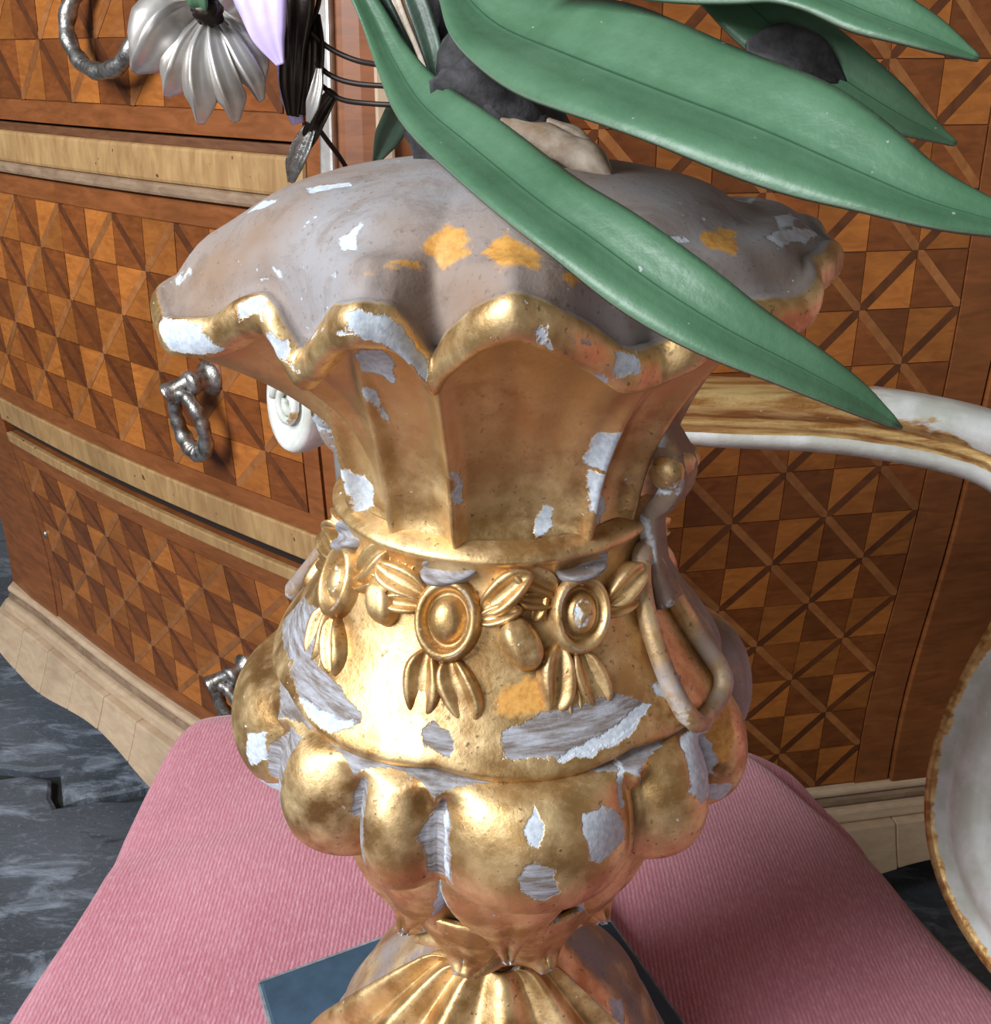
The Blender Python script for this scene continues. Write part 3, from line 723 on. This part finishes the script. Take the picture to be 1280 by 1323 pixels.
# rim: domed top, rolled lip, underside
rows_r, rows_z, paint = [], [], []
ZA = -.034
for q in np.linspace(0, 1, 44):
    bl = q ** 5; rm, zm = .118, -.066
    reb = rm + (re - rm) * max(bl, q * .3); zeb = zm + (ze - zm) * bl
    rho = .004 + (reb - .007 - .004) * q
    base = ZA - .004 * math.exp(-(q / .12) ** 2)
    zt = base + (zeb + .0055 - base) * (.25 * q ** 1.5 + .75 * q ** 3.2)
    zt = zt + .0022 * np.exp(-((q - .93) / .05) ** 2) - .0030 * math.exp(-((q - .80) / .07) ** 2) * LL
    rows_r.append(rho); rows_z.append(zt); paint.append(np.full(NPHI, 1.0 if q < .96 else .75))
lip = [(-.0048, .0062, .7), (-.0022, .0052, .45), (-.0004, .0030, .2), (.0006, .0005, 0), (.0006, -.0030, 0), (-.0002, -.0062, 0), (-.0022, -.0082, 0), (-.0055, -.0090, 0), (-.010, -.0085, 0), (-.016, -.0075, 0), (-.022, -.0075, 0)]
for dr, dz, pv in lip:
    rows_r.append(re + dr); rows_z.append(ze + dz); paint.append(np.full(NPHI, pv))
vase_grid('rim', np.array(rows_r), np.array(rows_z), extra={'paint': np.array(paint)})
# neck: trumpet of concave flutes between ridges
ZB = -.166
rows_r, rows_z = [], []
for q in np.linspace(0, 1, 64):
    wlip = q ** 2
    C = C_NECK * (1 - wlip) + C_LIP * wlip
    k, th = sect(PHI, C)
    ridge = np.exp(-(np.minimum(th, 1 - th) / .045) ** 2)
    double = (k % 2 == 0)
    midr = np.where(double, np.exp(-(np.abs(th - .47) / .05) ** 2), 0)
    flute = np.where(double, np.abs(np.sin(2 * np.pi * th)) ** .8 * .55, np.sin(np.pi * th) ** .8)
    ztop = ze - .0075; rtop = re - .005 - .009 * LL
    z = ZB + (ztop - ZB) * q
    f_ = q ** 2.15
    r = .0640 + (rtop - .0640) * f_ + (.0042 * ridge + .0034 * midr - .0090 * flute) * (1 - q ** 6) * (.25 + .75 * min(1, q / .12))
    rows_r.append(r); rows_z.append(z)
vase_grid('neck', np.array(rows_r)[::-1], np.array(rows_z)[::-1], extra={'bole': np.repeat(np.linspace(.75, .3, 64)[:, None], NPHI, 1), 'paint': side_dust(64, .56)})
# shoulder with neck fillet
pr = cr([(.0615, -.160), (.0665, -.1625), (.0690, -.1655), (.0665, -.1695), (.0655, -.174), (.0670, -.181), (.0705, -.190), (.0770, -.203), (.0860, -.217), (.0945, -.228), (.0985, -.2335), (.0990, -.2365), (.0965, -.2395), (.090, -.241)], 64)
k, th = sect(PHI, C_NECK)
swag = np.sin(np.pi * th)
sc_ = np.linspace(0, 1, 64)[:, None] ** 2
vase_grid('shoulder', np.repeat(pr[:, :1], NPHI, 1) + sc_ * .0018 * (swag[None] - .5), np.repeat(pr[:, 1:], NPHI, 1) - sc_ * .005 * (swag[None] - .55), extra={'paint': side_dust(64)})
# gadrooned bulb
pb = cr([(.088, -.2365), (.0965, -.2390), (.1050, -.2430), (.1115, -.2510), (.1150, -.2610), (.1160, -.2740), (.1120, -.2860), (.0990, -.2945), (.0800, -.3005), (.0650, -.3050), (.0560, -.3090)], 84)
qq = np.linspace(0, 1, 84)[:, None]
C_BULB = np.array([-58, -13, 30, 76, 121, 166, 211, 256], float)
k, th = sect(PHI, C_BULB)
double = (k % 2 == 0)
spl = np.where(k == 0, .60, .52)
thl = np.where(double, np.where(th < spl, th / spl, (th - spl) / (1 - spl)), th)
lob = np.where(double, .78, 1.0) * (np.sin(np.pi * thl) ** .52)
st_ = np.clip((qq - (.07 + .13 * (1 - lob[None]))) / .15, 0, 1); env = st_ * st_ * (3 - 2 * st_) * np.clip((1.02 - qq) / .2, 0, 1)
fil = np.where(np.minimum(th, 1 - th) * 45 < 2.6, np.exp(-(np.minimum(th, 1 - th) * 45 / 1.1) ** 2), 0)
bare = np.where(qq < .10 + .13 * (1 - lob[None]), .60, 0.0)
vase_grid('bulb', pb[:, :1] + env * (.0230 * (lob[None] - .80) + .0050 * fil[None]), np.repeat(pb[:, 1:], NPHI, 1) - .004 * np.clip(1 - qq / .3, 0, 1) * 0 * lob[None], extra={'bare': bare, 'paint': side_dust(84, .58)})
# calyx of folded leaves under the bulb
pc_ = cr([(.050, -.302), (.0600, -.3180), (.0640, -.3360), (.0620, -.3500), (.0560, -.3640), (.0500, -.3790), (.0440, -.3860), (.0420, -.3920), (.0430, -.3975), (.0390, -.4040), (.0335, -.4100), (.032, -.4150)], 60)
qc = np.linspace(0, 1, 60)[:, None]
th8 = ((PHI + 14) / 45) % 1
fold = 1 - np.abs(2 * th8 - 1)
env1 = np.exp(-((qc - .27) / .16) ** 2); env2 = np.exp(-((qc - .72) / .07) ** 2)
Rc = pc_[:, :1] + env1 * (.0085 * (fold ** .8)[None] - .0035 + .0022 * np.sin(np.radians(PHI) * 24)[None]) + env2 * (.0075 * (1 - fold)[None] - .002)
Zc = pc_[:, 1:] - env1 * (.0085 * ((1 - fold) ** 1.2))[None] - env2 * (.006 * (1 - fold))[None]
vase_grid('calyx', Rc, Zc)
# individual leaf tips turned out over the calyx
def surf_leaf(name, phi0, wdeg, prof, lift, seedv, gesso=0):
    nj, ni = 18, 17
    pp = cr(prof, nj); q = np.linspace(0, 1, nj)[:, None]; c = np.linspace(-1, 1, ni)[None, :]
    wid = wdeg * (1 - np.clip((q - .25) / .75, 0, 1) ** 1.6) + 2.5
    rr = pp[:, :1] + lift * (1 - np.abs(c) ** 2.5) ** .6 * (1 - .35 * q) + .0035 * np.abs(c) * (1 - q) * 0 - .0032 * np.exp(-(c / .14) ** 2) * q
    ph = phi0 + wid * c
    A = np.radians(ph); zz = np.repeat(pp[:, 1:], ni, 1) + .002 * (c ** 2) * q
    V = np.stack([rr * np.sin(A), -rr * np.cos(A), zz - VZ], -1).reshape(-1, 3)
    e = np.maximum(np.abs(np.repeat(c, nj, 0)), np.repeat(q, ni, 1) * .88)
    o = mesh_obj(name, V, gridfaces(nj, ni), 'gilt', vase, attrs={'gesso': (np.clip((e - .70) * 3.2, 0, .80) * gesso).reshape(-1), 'bare': np.zeros(len(V)), 'ochre': np.zeros(len(V)), 'paint': np.zeros(len(V))})
    s = o.modifiers.new('thick', 'SOLIDIFY'); s.thickness = .003; s.offset = -1
    return o
for i in range(8):
    surf_leaf('calyx_leaf', 4 + i * 45, 23, [(.066, -.300), (.0715, -.313), (.0710, -.328), (.0660, -.344), (.0600, -.357), (.0620, -.368)], .011, i, 1.0 if i in (0, 7, 1) else .8)
    surf_leaf('calyx_leaf', -18.5 + i * 45, 22, [(.056, -.350), (.0525, -.364), (.0475, -.378), (.0445, -.389), (.0490, -.396)], .007, i, .9)
# foot
pf_ = cr([(.032, -.410), (.0335, -.4155), (.0375, -.424), (.048, -.436), (.063, -.452), (.078, -.472), (.088, -.490), (.0925, -.504), (.0945, -.512), (.0985, -.515), (.0995, -.520), (.0985, -.5265), (.090, -.5275)], 60)
qf = np.linspace(0, 1, 60)[:, None]
dust = np.clip(.75 - np.cos(np.radians(PHI - 5)) * .75, 0, .58)[None] * np.ones((60, 1))
vase_grid('foot', np.repeat(pf_[:, :1], NPHI, 1) + .0008 * np.sin(np.radians(PHI) * 16)[None], np.repeat(pf_[:, 1:], NPHI, 1), extra={'paint': dust})
# pleated drapery fan over the front of the foot
nph = 180; ph = np.linspace(-92, 70, nph); u = np.linspace(0, 1, nph)
uu = u + .055 * np.sin(2 * np.pi * (u - .06))
pleat = .5 + .5 * np.cos(2 * np.pi * 5.0 * uu + .2)
pp = cr([(.0325, -.4125), (.036, -.4175), (.044, -.4275), (.056, -.4415), (.070, -.459), (.082, -.478), (.090, -.498), (.0935, -.510)], 40)
q4 = np.linspace(0, 1, 40)[:, None]
amp = .0020 + .0115 * q4 ** .8
Rp = pp[:, :1] + .003 + amp * (pleat ** .9)[None]; Zp = np.repeat(pp[:, 1:], nph, 1) + amp * .55 * (pleat ** .9)[None] + .0015
o = vase_grid('pleated_drape', Rp, Zp, phi=ph, closed=False, dphi=ph[None] * ((.42 + .58 * q4 ** .55) - 1))
sm = o.modifiers.new('thick', 'SOLIDIFY'); sm.thickness = .004; sm.offset = -1
# carved flowers on the shoulder
def shoulder_pt(phi, s):
    """s = row fraction along shoulder profile"""
    j = s * 63; r = np.interp(j, np.arange(64), pr[:, 0]); z = np.interp(j, np.arange(64), pr[:, 1]); a = math.radians(phi)
    r2 = np.interp(j + .6, np.arange(64), pr[:, 0]); z2 = np.interp(j + .6, np.arange(64), pr[:, 1])
    p = np.array((r * math.sin(a), -r * math.cos(a), z - VZ)); dn = np.array(((r2 - r) * math.sin(a), -(r2 - r) * math.cos(a), z2 - z)); dn /= np.linalg.norm(dn)
    tg = np.array((math.cos(a), math.sin(a), 0)); n = np.cross(dn, tg); n /= np.linalg.norm(n)
    if n @ np.array((math.sin(a), -math.cos(a), 0)) < 0: n = -n
    return p, tg, -dn, n                   # origin, right, up, outward
def lump(ang, d, L, W, H, fr, out=0, hollow=.75, gesso=0, bare=0, name='petal', parent=None, bend=.25, pos=None):
    """carved almond leaf: raised rim, hollow middle; centre at distance d in direction ang (deg, 90 = up) of frame fr"""
    p, R_, U_, N_ = fr; a = math.radians(ang)
    if pos is not None: p = p + R_ * pos[0] + U_ * pos[1]; d = 0
    dr = R_ * math.cos(a) + U_ * math.sin(a); sd = np.cross(N_, dr); c = p + dr * d + N_ * out
    nj, ni = 26, 17; V = []
    for j in range(nj):
        x = -1 + 2 * j / (nj - 1); wd = (max(0, 1 - abs(x) ** 2.2)) ** .75 + .02
        for i in range(ni):
            y = -1 + 2 * i / (ni - 1)
            prof = (1 - y ** 6) * (1 - hollow * math.exp(-(y / .42) ** 2) * (1 - x ** 4))
            prof += .22 * hollow * math.exp(-(y / .12) ** 2) * (1 - x * x)
            hgt = H * prof * (1 - abs(x) ** 5) - (.006 if abs(y) > .999 or abs(x) > .999 else .0)
            V.append(c + dr * L * x + sd * (W * wd * y + bend * W * math.sin(x * 1.8)) + N_ * (hgt - .25 * H * x * x - .0015))
    V = np.array(V); n = len(V)
    return mesh_obj(name, V, gridfaces(nj, ni), 'gilt', parent, attrs={'gesso': np.full(n, gesso), 'bare': np.full(n, bare), 'ochre': np.zeros(n), 'paint': np.zeros(n)})
ZA4 = lambda n, **kw: {k: np.full(n, kw.get(k, 0.0)) for k in ('gesso', 'bare', 'ochre', 'paint')}
def flower(phi, s, rot, sc, worn):
    fr = shoulder_pt(phi, s); p, R_, U_, N_ = fr
    c_, s_ = math.cos(rad(rot)), math.sin(rad(rot)); R2 = R_ * c_ + U_ * s_; U2 = U_ * c_ - R_ * s_
    prof = [(.0, .0062), (.0030, .0060), (.0052, .0047), (.0064, .0022), (.0072, .0012), (.0080, .0022), (.0090, .0052), (.0102, .0058), (.0114, .0048), (.0122, .002), (.0126, -.005)]
    V = [p + N_ * h * sc + (R2 * math.cos(t) + U2 * 1.28 * math.sin(t)) * r * sc for r, h in prof for t in np.linspace(0, 2 * math.pi, 40, endpoint=False)]
    fl_ = mesh_obj('carved_flower', V, gridfaces(len(prof), 40, True), 'gilt', vase, attrs=ZA4(len(V)))
    fr2 = (p, R2, U2, N_)
    for ang, pos, L, W, H, gs, br in ((0, (-.001, .0185), .0125, .0080, .0085, 0, worn), (146, (-.0195, .0115), .0115, .0064, .0048, 0, 0), (168, (-.0175, .0035), .0085, .0044, .0040, 0, 0),
                                      (34, (.0195, .0120), .0120, .0066, .0058, .0, 0), (12, (.0180, .0040), .0090, .0044, .0042, 0, 0),
                                      (-102, (-.0068, -.0245), .0135, .0082, .0062, 0, 0), (-76, (.0070, -.0245), .0135, .0082, .0062, 0, 0), (-90, (.0004, -.0330), .0090, .0036, .0044, 0, 0)):
        lump(ang, 0, L * sc, W * sc, H * sc, fr2, .0012, .75, gs, br, 'petal', fl_, pos=(pos[0] * sc, pos[1] * sc))
def bud(phi, s, sc):
    fr = shoulder_pt(phi, s); p, R_, U_, N_ = fr
    b = lump(-90, .0, .0085 * sc, .0058 * sc, .0075 * sc, fr, .001, 0, 0, 0, 'carved_bud', vase)
    lump(90, .017 * sc, .009 * sc, .0032 * sc, .0035 * sc, fr, .001, .5, 0, 0, 'bud_stem', b)
    lump(62, .012 * sc, .006 * sc, .0028 * sc, .003 * sc, fr, .001, .4, 0, 0, 'bud_leaf', b)
    lump(118, .012 * sc, .006 * sc, .0028 * sc, .003 * sc, fr, .001, .4, 0, 0, 'bud_leaf', b)
flower(-15, .455, 0, 1.04, .8); flower(25, .455, -16, 1.0, .75); flower(-60, .47, 12, 1.0, .6)
for a_ in (118, 166, -158, -110): flower(a_, .50, 0, 1.0, 0)
bud(6.5, .50, 1.35); bud(-37, .45, 1.2); bud(142, .56, 1); bud(-134, .56, 1)
# scroll brackets at the sides
def bracket(phi):
    a = math.radians(phi); er = np.array((math.sin(a), -math.cos(a), 0)); et = np.array((math.cos(a), math.sin(a), 0))
    def rz(r, z, t=0): return er * r + et * t + np.array((0, 0, z - VZ))
    pth = cr([rz(.069, -.112), rz(.069, -.122), rz(.074, -.132), rz(.0785, -.142), rz(.076, -.152), rz(.070, -.160), rz(.0705, -.172), rz(.0735, -.186), rz(.079, -.198)], 40)
    sec = [(-.009, -.004), (-.009, .003), (-.006, .005), (0, .0035), (.006, .005), (.009, .003), (.009, -.004)]
    V, Fc = sweep(pth, sec, np.tile(er, (40, 1)), np.interp(np.linspace(0, 1, 40), [0, .3, .5, .7, 1], [.55, 1.05, .95, .7, .8]))
    z4_ = lambda n, p=0.0: {'gesso': np.zeros(n), 'bare': np.zeros(n), 'ochre': np.zeros(n), 'paint': np.full(n, p)}
    br = mesh_obj('scroll_bracket', V, Fc, 'gilt', vase, attrs=z4_(len(V), .62))
    V, Fc = sweep([rz(.0765, -.140, t) for t in np.linspace(-.010, .010, 8)], circ(.0065, 14), er)
    mesh_obj('scroll_roll', V, Fc, 'gilt', br, attrs=z4_(len(V), .4))
    # raised teardrop border resting on the shoulder
    lo = []
    for t in np.linspace(0, 2 * math.pi, 60, endpoint=False):
        s_ = .60 - .27 * math.cos(t); wd = 13.5 * math.sin(t) * (.45 + .55 * (s_ - .33) / .54)
        p, R_, U_, N_ = shoulder_pt(phi - 4 + wd, s_); lo.append(p + N_ * .0035)
    V, Fc = sweep(lo, circ(.0042, 8), er, closed=True)
    mesh_obj('scroll_border', V, Fc, 'gilt', br, attrs=z4_(len(V), .5))
bracket(60); bracket(-112)
# base board
e1 = 25
nb = mesh_obj('base_board', *box(-.112, .112, -.112, .112, .001, .0125), 'navy', vase, smooth=False, bevel=.0015); nb.rotation_euler = (0, 0, rad(e1)); nb['label'] = 'dark blue square base board'
for a_ in range(4):
    V, Fc = box(-.112, .112, -.1135, -.1119, .0015, .0118)
    eo = mesh_obj('board_edge', V, Fc, 'boardedge', nb, smooth=False); eo.rotation_euler = (0, 0, rad(90 * a_))

# ------------------------------------------------------------------ plant
def leaf_mesh(pts, hw, nhint, fold=.25, ncs=13, n=48, thick=.0011, wave=0.0, groove=.12, seedv=0):
    P = cr(pts, n); W = np.interp(np.linspace(0, len(hw) - 1, n), np.arange(len(hw)), hw)
    W = np.convolve(np.pad(W, 2, mode='edge'), np.ones(5) / 5, 'valid'); W[-1] = hw[-1]; W[0] = hw[0]
    T = np.gradient(P, axis=0); T /= np.linalg.norm(T, axis=1)[:, None]
    Nh = np.asarray(nhint, float); Nh = np.tile(Nh, (n, 1)) if Nh.ndim == 1 else Nh
    Sd = np.cross(T, Nh); Sd /= np.linalg.norm(Sd, axis=1)[:, None]; N = np.cross(Sd, T)
    c = np.linspace(-1, 1, ncs); V = []
    s = np.linspace(0, 1, n)
    h = fold * np.abs(c) ** 1.2 - .10 * np.abs(c) ** 3 - groove * np.exp(-(c / .17) ** 2) + .035 * np.cos(c * 9)
    wv = wave * np.sin(s * 17 + seedv)[:, None] * (c ** 3)[None]
    top = P[:, None] + Sd[:, None] * (W[:, None] * c[None])[..., None] + N[:, None] * (W[:, None] * (h[None] + wv))[..., None]
    bot = top - N[:, None] * thick
    V = np.concatenate([top, bot[:, ::-1]], 1).reshape(-1, 3)
    F = gridfaces(n, 2 * ncs, True) + [tuple(range(2 * ncs))[::-1], tuple(range((n - 1) * 2 * ncs, n * 2 * ncs))]
    mid = np.exp(-(c / .10) ** 2); ed = np.abs(c)
    am = np.tile(np.concatenate([mid, mid[::-1]]), n); ae = np.tile(np.concatenate([ed, ed[::-1]]), n)
    return V, F, {'mid': am, 'edge': ae}
pl = empty('leaf_plant', tuple(at(585, 205, .385)), 'green strap-leaved plant rising from the top of the gilded vase', 'plant')
PL = np.array(pl.location)
NH = (-.15, -.62, .77)
def leaf_px(name, L, hwpx, mat='leaf', nh=NH, parent=pl, label=None, **kw):
    P = [at(x, y, Y) for x, y, Y in L]
    hw = [max(.0003, h * (p[1] * CP - p[2] * SP) / FPX) for h, p in zip(hwpx, P)]
    V, Fc, A = leaf_mesh(P, hw, nh, **kw)
    o = mesh_obj(name, V - np.array(parent.location), Fc, mat, parent, attrs=A)
    if label: o['label'] = label
    return o
leaf_px('leaf', [(455, -30, .425), (482, 20, .415), (508, 75, .40), (545, 132, .375), (612, 188, .335), (695, 255, .298), (765, 304, .278), (845, 363, .262), (935, 420, .250), (1030, 470, .245), (1105, 512, .243), (1166, 553, .243)],
        [14, 18, 24, 38, 52, 58, 60, 60, 54, 43, 27, 1], wave=.10, fold=.20, groove=.13, label='long narrow green leaf hanging over the rim')
leaf_px('leaf', [(585, -25, .40), (640, 25, .375), (730, 62, .335), (850, 108, .30), (980, 158, .272), (1100, 212, .252), (1200, 256, .240), (1310, 290, .234)],
        [24, 66, 98, 108, 98, 78, 52, 20], wave=.07, fold=.20, groove=.13, label='broad green leaf reaching right')
leaf_px('leaf', [(900, -60, .34), (985, 20, .325), (1075, 90, .315), (1160, 145, .31), (1236, 186, .308)], [40, 46, 44, 30, 2], 'leaf', (-.3, -.7, .5), wave=.05)
leaf_px('leaf', [(700, -55, .36), (850, -38, .335), (985, -28, .31), (1060, -12, .295), (1130, 16, .283), (1200, 44, .275), (1266, 75, .270)], [40, 66, 58, 46, 44, 33, 1], 'leaf', NH, wave=.06)
leaf_px('dry_or_shade_leaf', [(965, 62, .314), (1005, 60, .314), (1050, 76, .314), (1092, 108, .314)], [10, 32, 30, 4], 'bark', (-.3, -.7, .5), thick=.002)  # dark piece added to stand in for shade on the leaf behind
leaf_px('leaf', [(540, 100, .44), (520, 140, .45), (500, 178, .46), (482, 216, .465)], [8, 20, 17, 2], 'leafdark', (.3, -.8, .4))
# withered dark strap leaves and stems at the crown
for L, hw, m_ in (([(470, -40, .43), (495, 10, .425), (520, 60, .42), (548, 110, .415)], [10, 13, 12, 5], 'leafdark'), ([(520, -40, .43), (540, 10, .425), (556, 60, .42), (566, 110, .41)], [12, 15, 14, 8], 'leafdark'),
                  ([(555, -40, .445), (560, 0, .44), (568, 50, .435), (585, 100, .43)], [14, 18, 18, 10], 'bark'), ([(610, -40, .44), (595, 0, .435), (582, 40, .43), (575, 90, .425)], [12, 15, 17, 14], 'bark'),
                  ([(640, -30, .44), (605, 20, .43), (590, 70, .425), (600, 130, .415)], [10, 16, 22, 16], 'bark'), ([(500, -40, .45), (515, 10, .445), (535, 60, .44), (560, 120, .43)], [5, 6, 6, 4], 'paper')):
    leaf_px('dry_or_shade_leaf' if m_ != 'leafdark' else 'leaf', L, hw, m_, (-.2, -.9, .3), thick=.003)
# stem tuft standing in the vase
def blob(name, c, ax, mat, parent, rough=.25, seedv=1, nu=22, nv=14):
    V, Fc = ellipsoid((0, 0, 0), ax, nu, nv); r3 = np.random.default_rng(seedv)
    n = V / (np.linalg.norm(V, axis=1)[:, None] + 1e-9)
    k = r3.normal(size=(7, 3)) * 5; ph_ = r3.uniform(0, 6, 7)
    d = sum(np.sin(n @ k[i] + ph_[i]) for i in range(7)) / 7
    d2_ = sum(np.sin(n @ (k[i] * 3.1) + ph_[i]) for i in range(7)) / 7
    V = V * (1 + rough * d + rough * .6 * d2_)[:, None] + np.asarray(c)
    return mesh_obj(name, V - np.array(parent.location), Fc, mat, parent)
blob('bark_chunk', at(605, 112, .415), [(.014, 0, .004), (0, .014, 0), (0, 0, .022)], 'bark', pl, .3, 3)
blob('bark_chunk', at(645, 140, .385), [(.024, 0, -.012), (0, .013, 0), (.004, 0, .012)], 'bark', pl, .3, 5)
blob('bark_chunk', at(595, 188, .39), [(.020, 0, -.004), (0, .016, 0), (0, 0, .020)], 'bark', pl, .3, 8)
blob('bark_chunk', at(690, 178, .38), [(.020, 0, -.010), (0, .012, 0), (.003, 0, .008)], 'bark', pl, .3, 9)
leaf_px('dry_sheath', [(640, 150, .372), (690, 168, .362), (735, 182, .355), (768, 205, .350), (792, 240, .347)], [14, 24, 26, 18, 5], 'paper', (-.1, -.7, .7), thick=.002, wave=.25, fold=-.45)
leaf_px('dry_sheath', [(700, 150, .375), (745, 170, .366), (775, 200, .36), (794, 236, .352)], [6, 10, 9, 3], 'paper', (-.1, -.7, .7), thick=.002, wave=.3, fold=-.5)

# ------------------------------------------------------------------ silvered flower spray
sf = empty('flower_spray', tuple(at(452, 222, .47)), 'silvered metal flower spray with wire stems beside the green leaves in the vase', 'artificial flower')
def petal(L, hw, mat='silverleaf', name='petal', nh=(-.2, -.95, .1), **kw):
    kw.setdefault('fold', .65); kw.setdefault('groove', -.18); kw.setdefault('thick', .0012)
    if mat == 'silverleaf': hw = [h * 1.3 for h in hw]; kw['fold'] = kw['fold'] * .75
    return leaf_px(name, L, hw, mat, nh, sf, **kw)
petal([(262, 0, .455), (222, 10, .445), (195, 35, .44), (178, 70, .442), (170, 92, .447)], [16, 34, 36, 26, 6], fold=-.5)
petal([(262, 22, .448), (238, 50, .440), (222, 82, .436), (215, 108, .438), (212, 124, .442)], [8, 17, 22, 18, 4], fold=-.7)
petal([(266, 24, .444), (250, 62, .434), (247, 100, .430), (252, 135, .431), (256, 161, .436)], [7, 14, 17, 17, 5], fold=-.8)
petal([(270, 24, .444), (272, 62, .434), (281, 100, .430), (293, 135, .431), (302, 159, .436)], [7, 13, 16, 17, 5], fold=-.8)
petal([(276, 22, .447), (292, 50, .438), (308, 80, .434), (324, 108, .435), (336, 132, .440)], [6, 12, 14, 13, 4], fold=-.8)
petal([(278, 16, .450), (298, 36, .443), (316, 60, .440), (330, 84, .441), (338, 104, .446)], [6, 11, 13, 12, 4], fold=-.8)
petal([(268, 20, .46), (262, -10, .455), (250, -40, .45)], [10, 40, 46], fold=-.4)
petal([(272, 20, .46), (292, -5, .455), (310, -40, .45)], [10, 26, 36], fold=-.4)
petal([(262, 24, .436), (256, 6, .432), (246, -25, .432)], [3, 13, 15], 'leaf', 'leaf', groove=.1, fold=.2)
blob('flower_centre', at(268, 14, .438), [(.006, 0, 0), (0, .006, 0), (0, 0, .006)], 'darkleaf', sf, .3, 2)
petal([(326, -40, .440), (336, 0, .437), (346, 45, .436), (362, 84, .437)], [40, 36, 24, 5], 'lilac', 'petal', fold=.1, groove=0, label='metal petal with its glare painted pale lilac')
petal([(362, 30, .464), (366, 80, .462), (374, 125, .460), (384, 160, .459)], [4, 10, 13, 8], 'lilac', 'petal', fold=.1, groove=0, label='metal petal with its glare painted pale lilac')
petal([(372, -40, .455), (378, 10, .452), (378, 60, .450), (376, 110, .451), (378, 150, .454)], [36, 30, 18, 16, 8], 'darkleaf', 'leaf', fold=.2, label='dark bronze leaf')
petal([(405, 20, .455), (406, 60, .452), (404, 105, .452), (398, 150, .455)], [10, 16, 15, 10], 'darkleaf', 'leaf', fold=.6)
petal([(432, 118, .452), (416, 145, .452), (404, 172, .455), (392, 200, .46)], [7, 12, 11, 4], 'darkleaf', 'leaf', fold=.8)
petal([(402, 165, .455), (392, 188, .456), (382, 212, .458), (376, 236, .462)], [8, 13, 12, 4], 'pewter', 'leaf', fold=.7)
petal([(412, 88, .447), (410, 110, .446), (404, 135, .447), (398, 158, .45)], [3, 6, 7, 2], 'silverleaf', 'leaf', fold=.6)
for L in ([(400, 40, .452), (425, 62, .45), (460, 78, .445), (505, 88, .43), (540, 110, .42)], [(404, 78, .452), (428, 98, .45), (460, 108, .446), (512, 112, .44)], [(412, 108, .452), (440, 128, .45), (480, 134, .447), (520, 136, .44)],
          [(372, 60, .455), (395, 40, .452), (410, 10, .455), (416, -40, .46)], [(270, 14, .455), (300, 0, .47), (340, 0, .47), (378, 20, .46)], [(400, 150, .455), (420, 178, .46), (440, 205, .47), (458, 235, .475)]):
    V, Fc = sweep(cr([at(*q) for q in L], 24), circ(.0011, 8), (.1, .2, 1))
    mesh_obj('wire', V - np.array(sf.location), Fc, 'wire', sf)
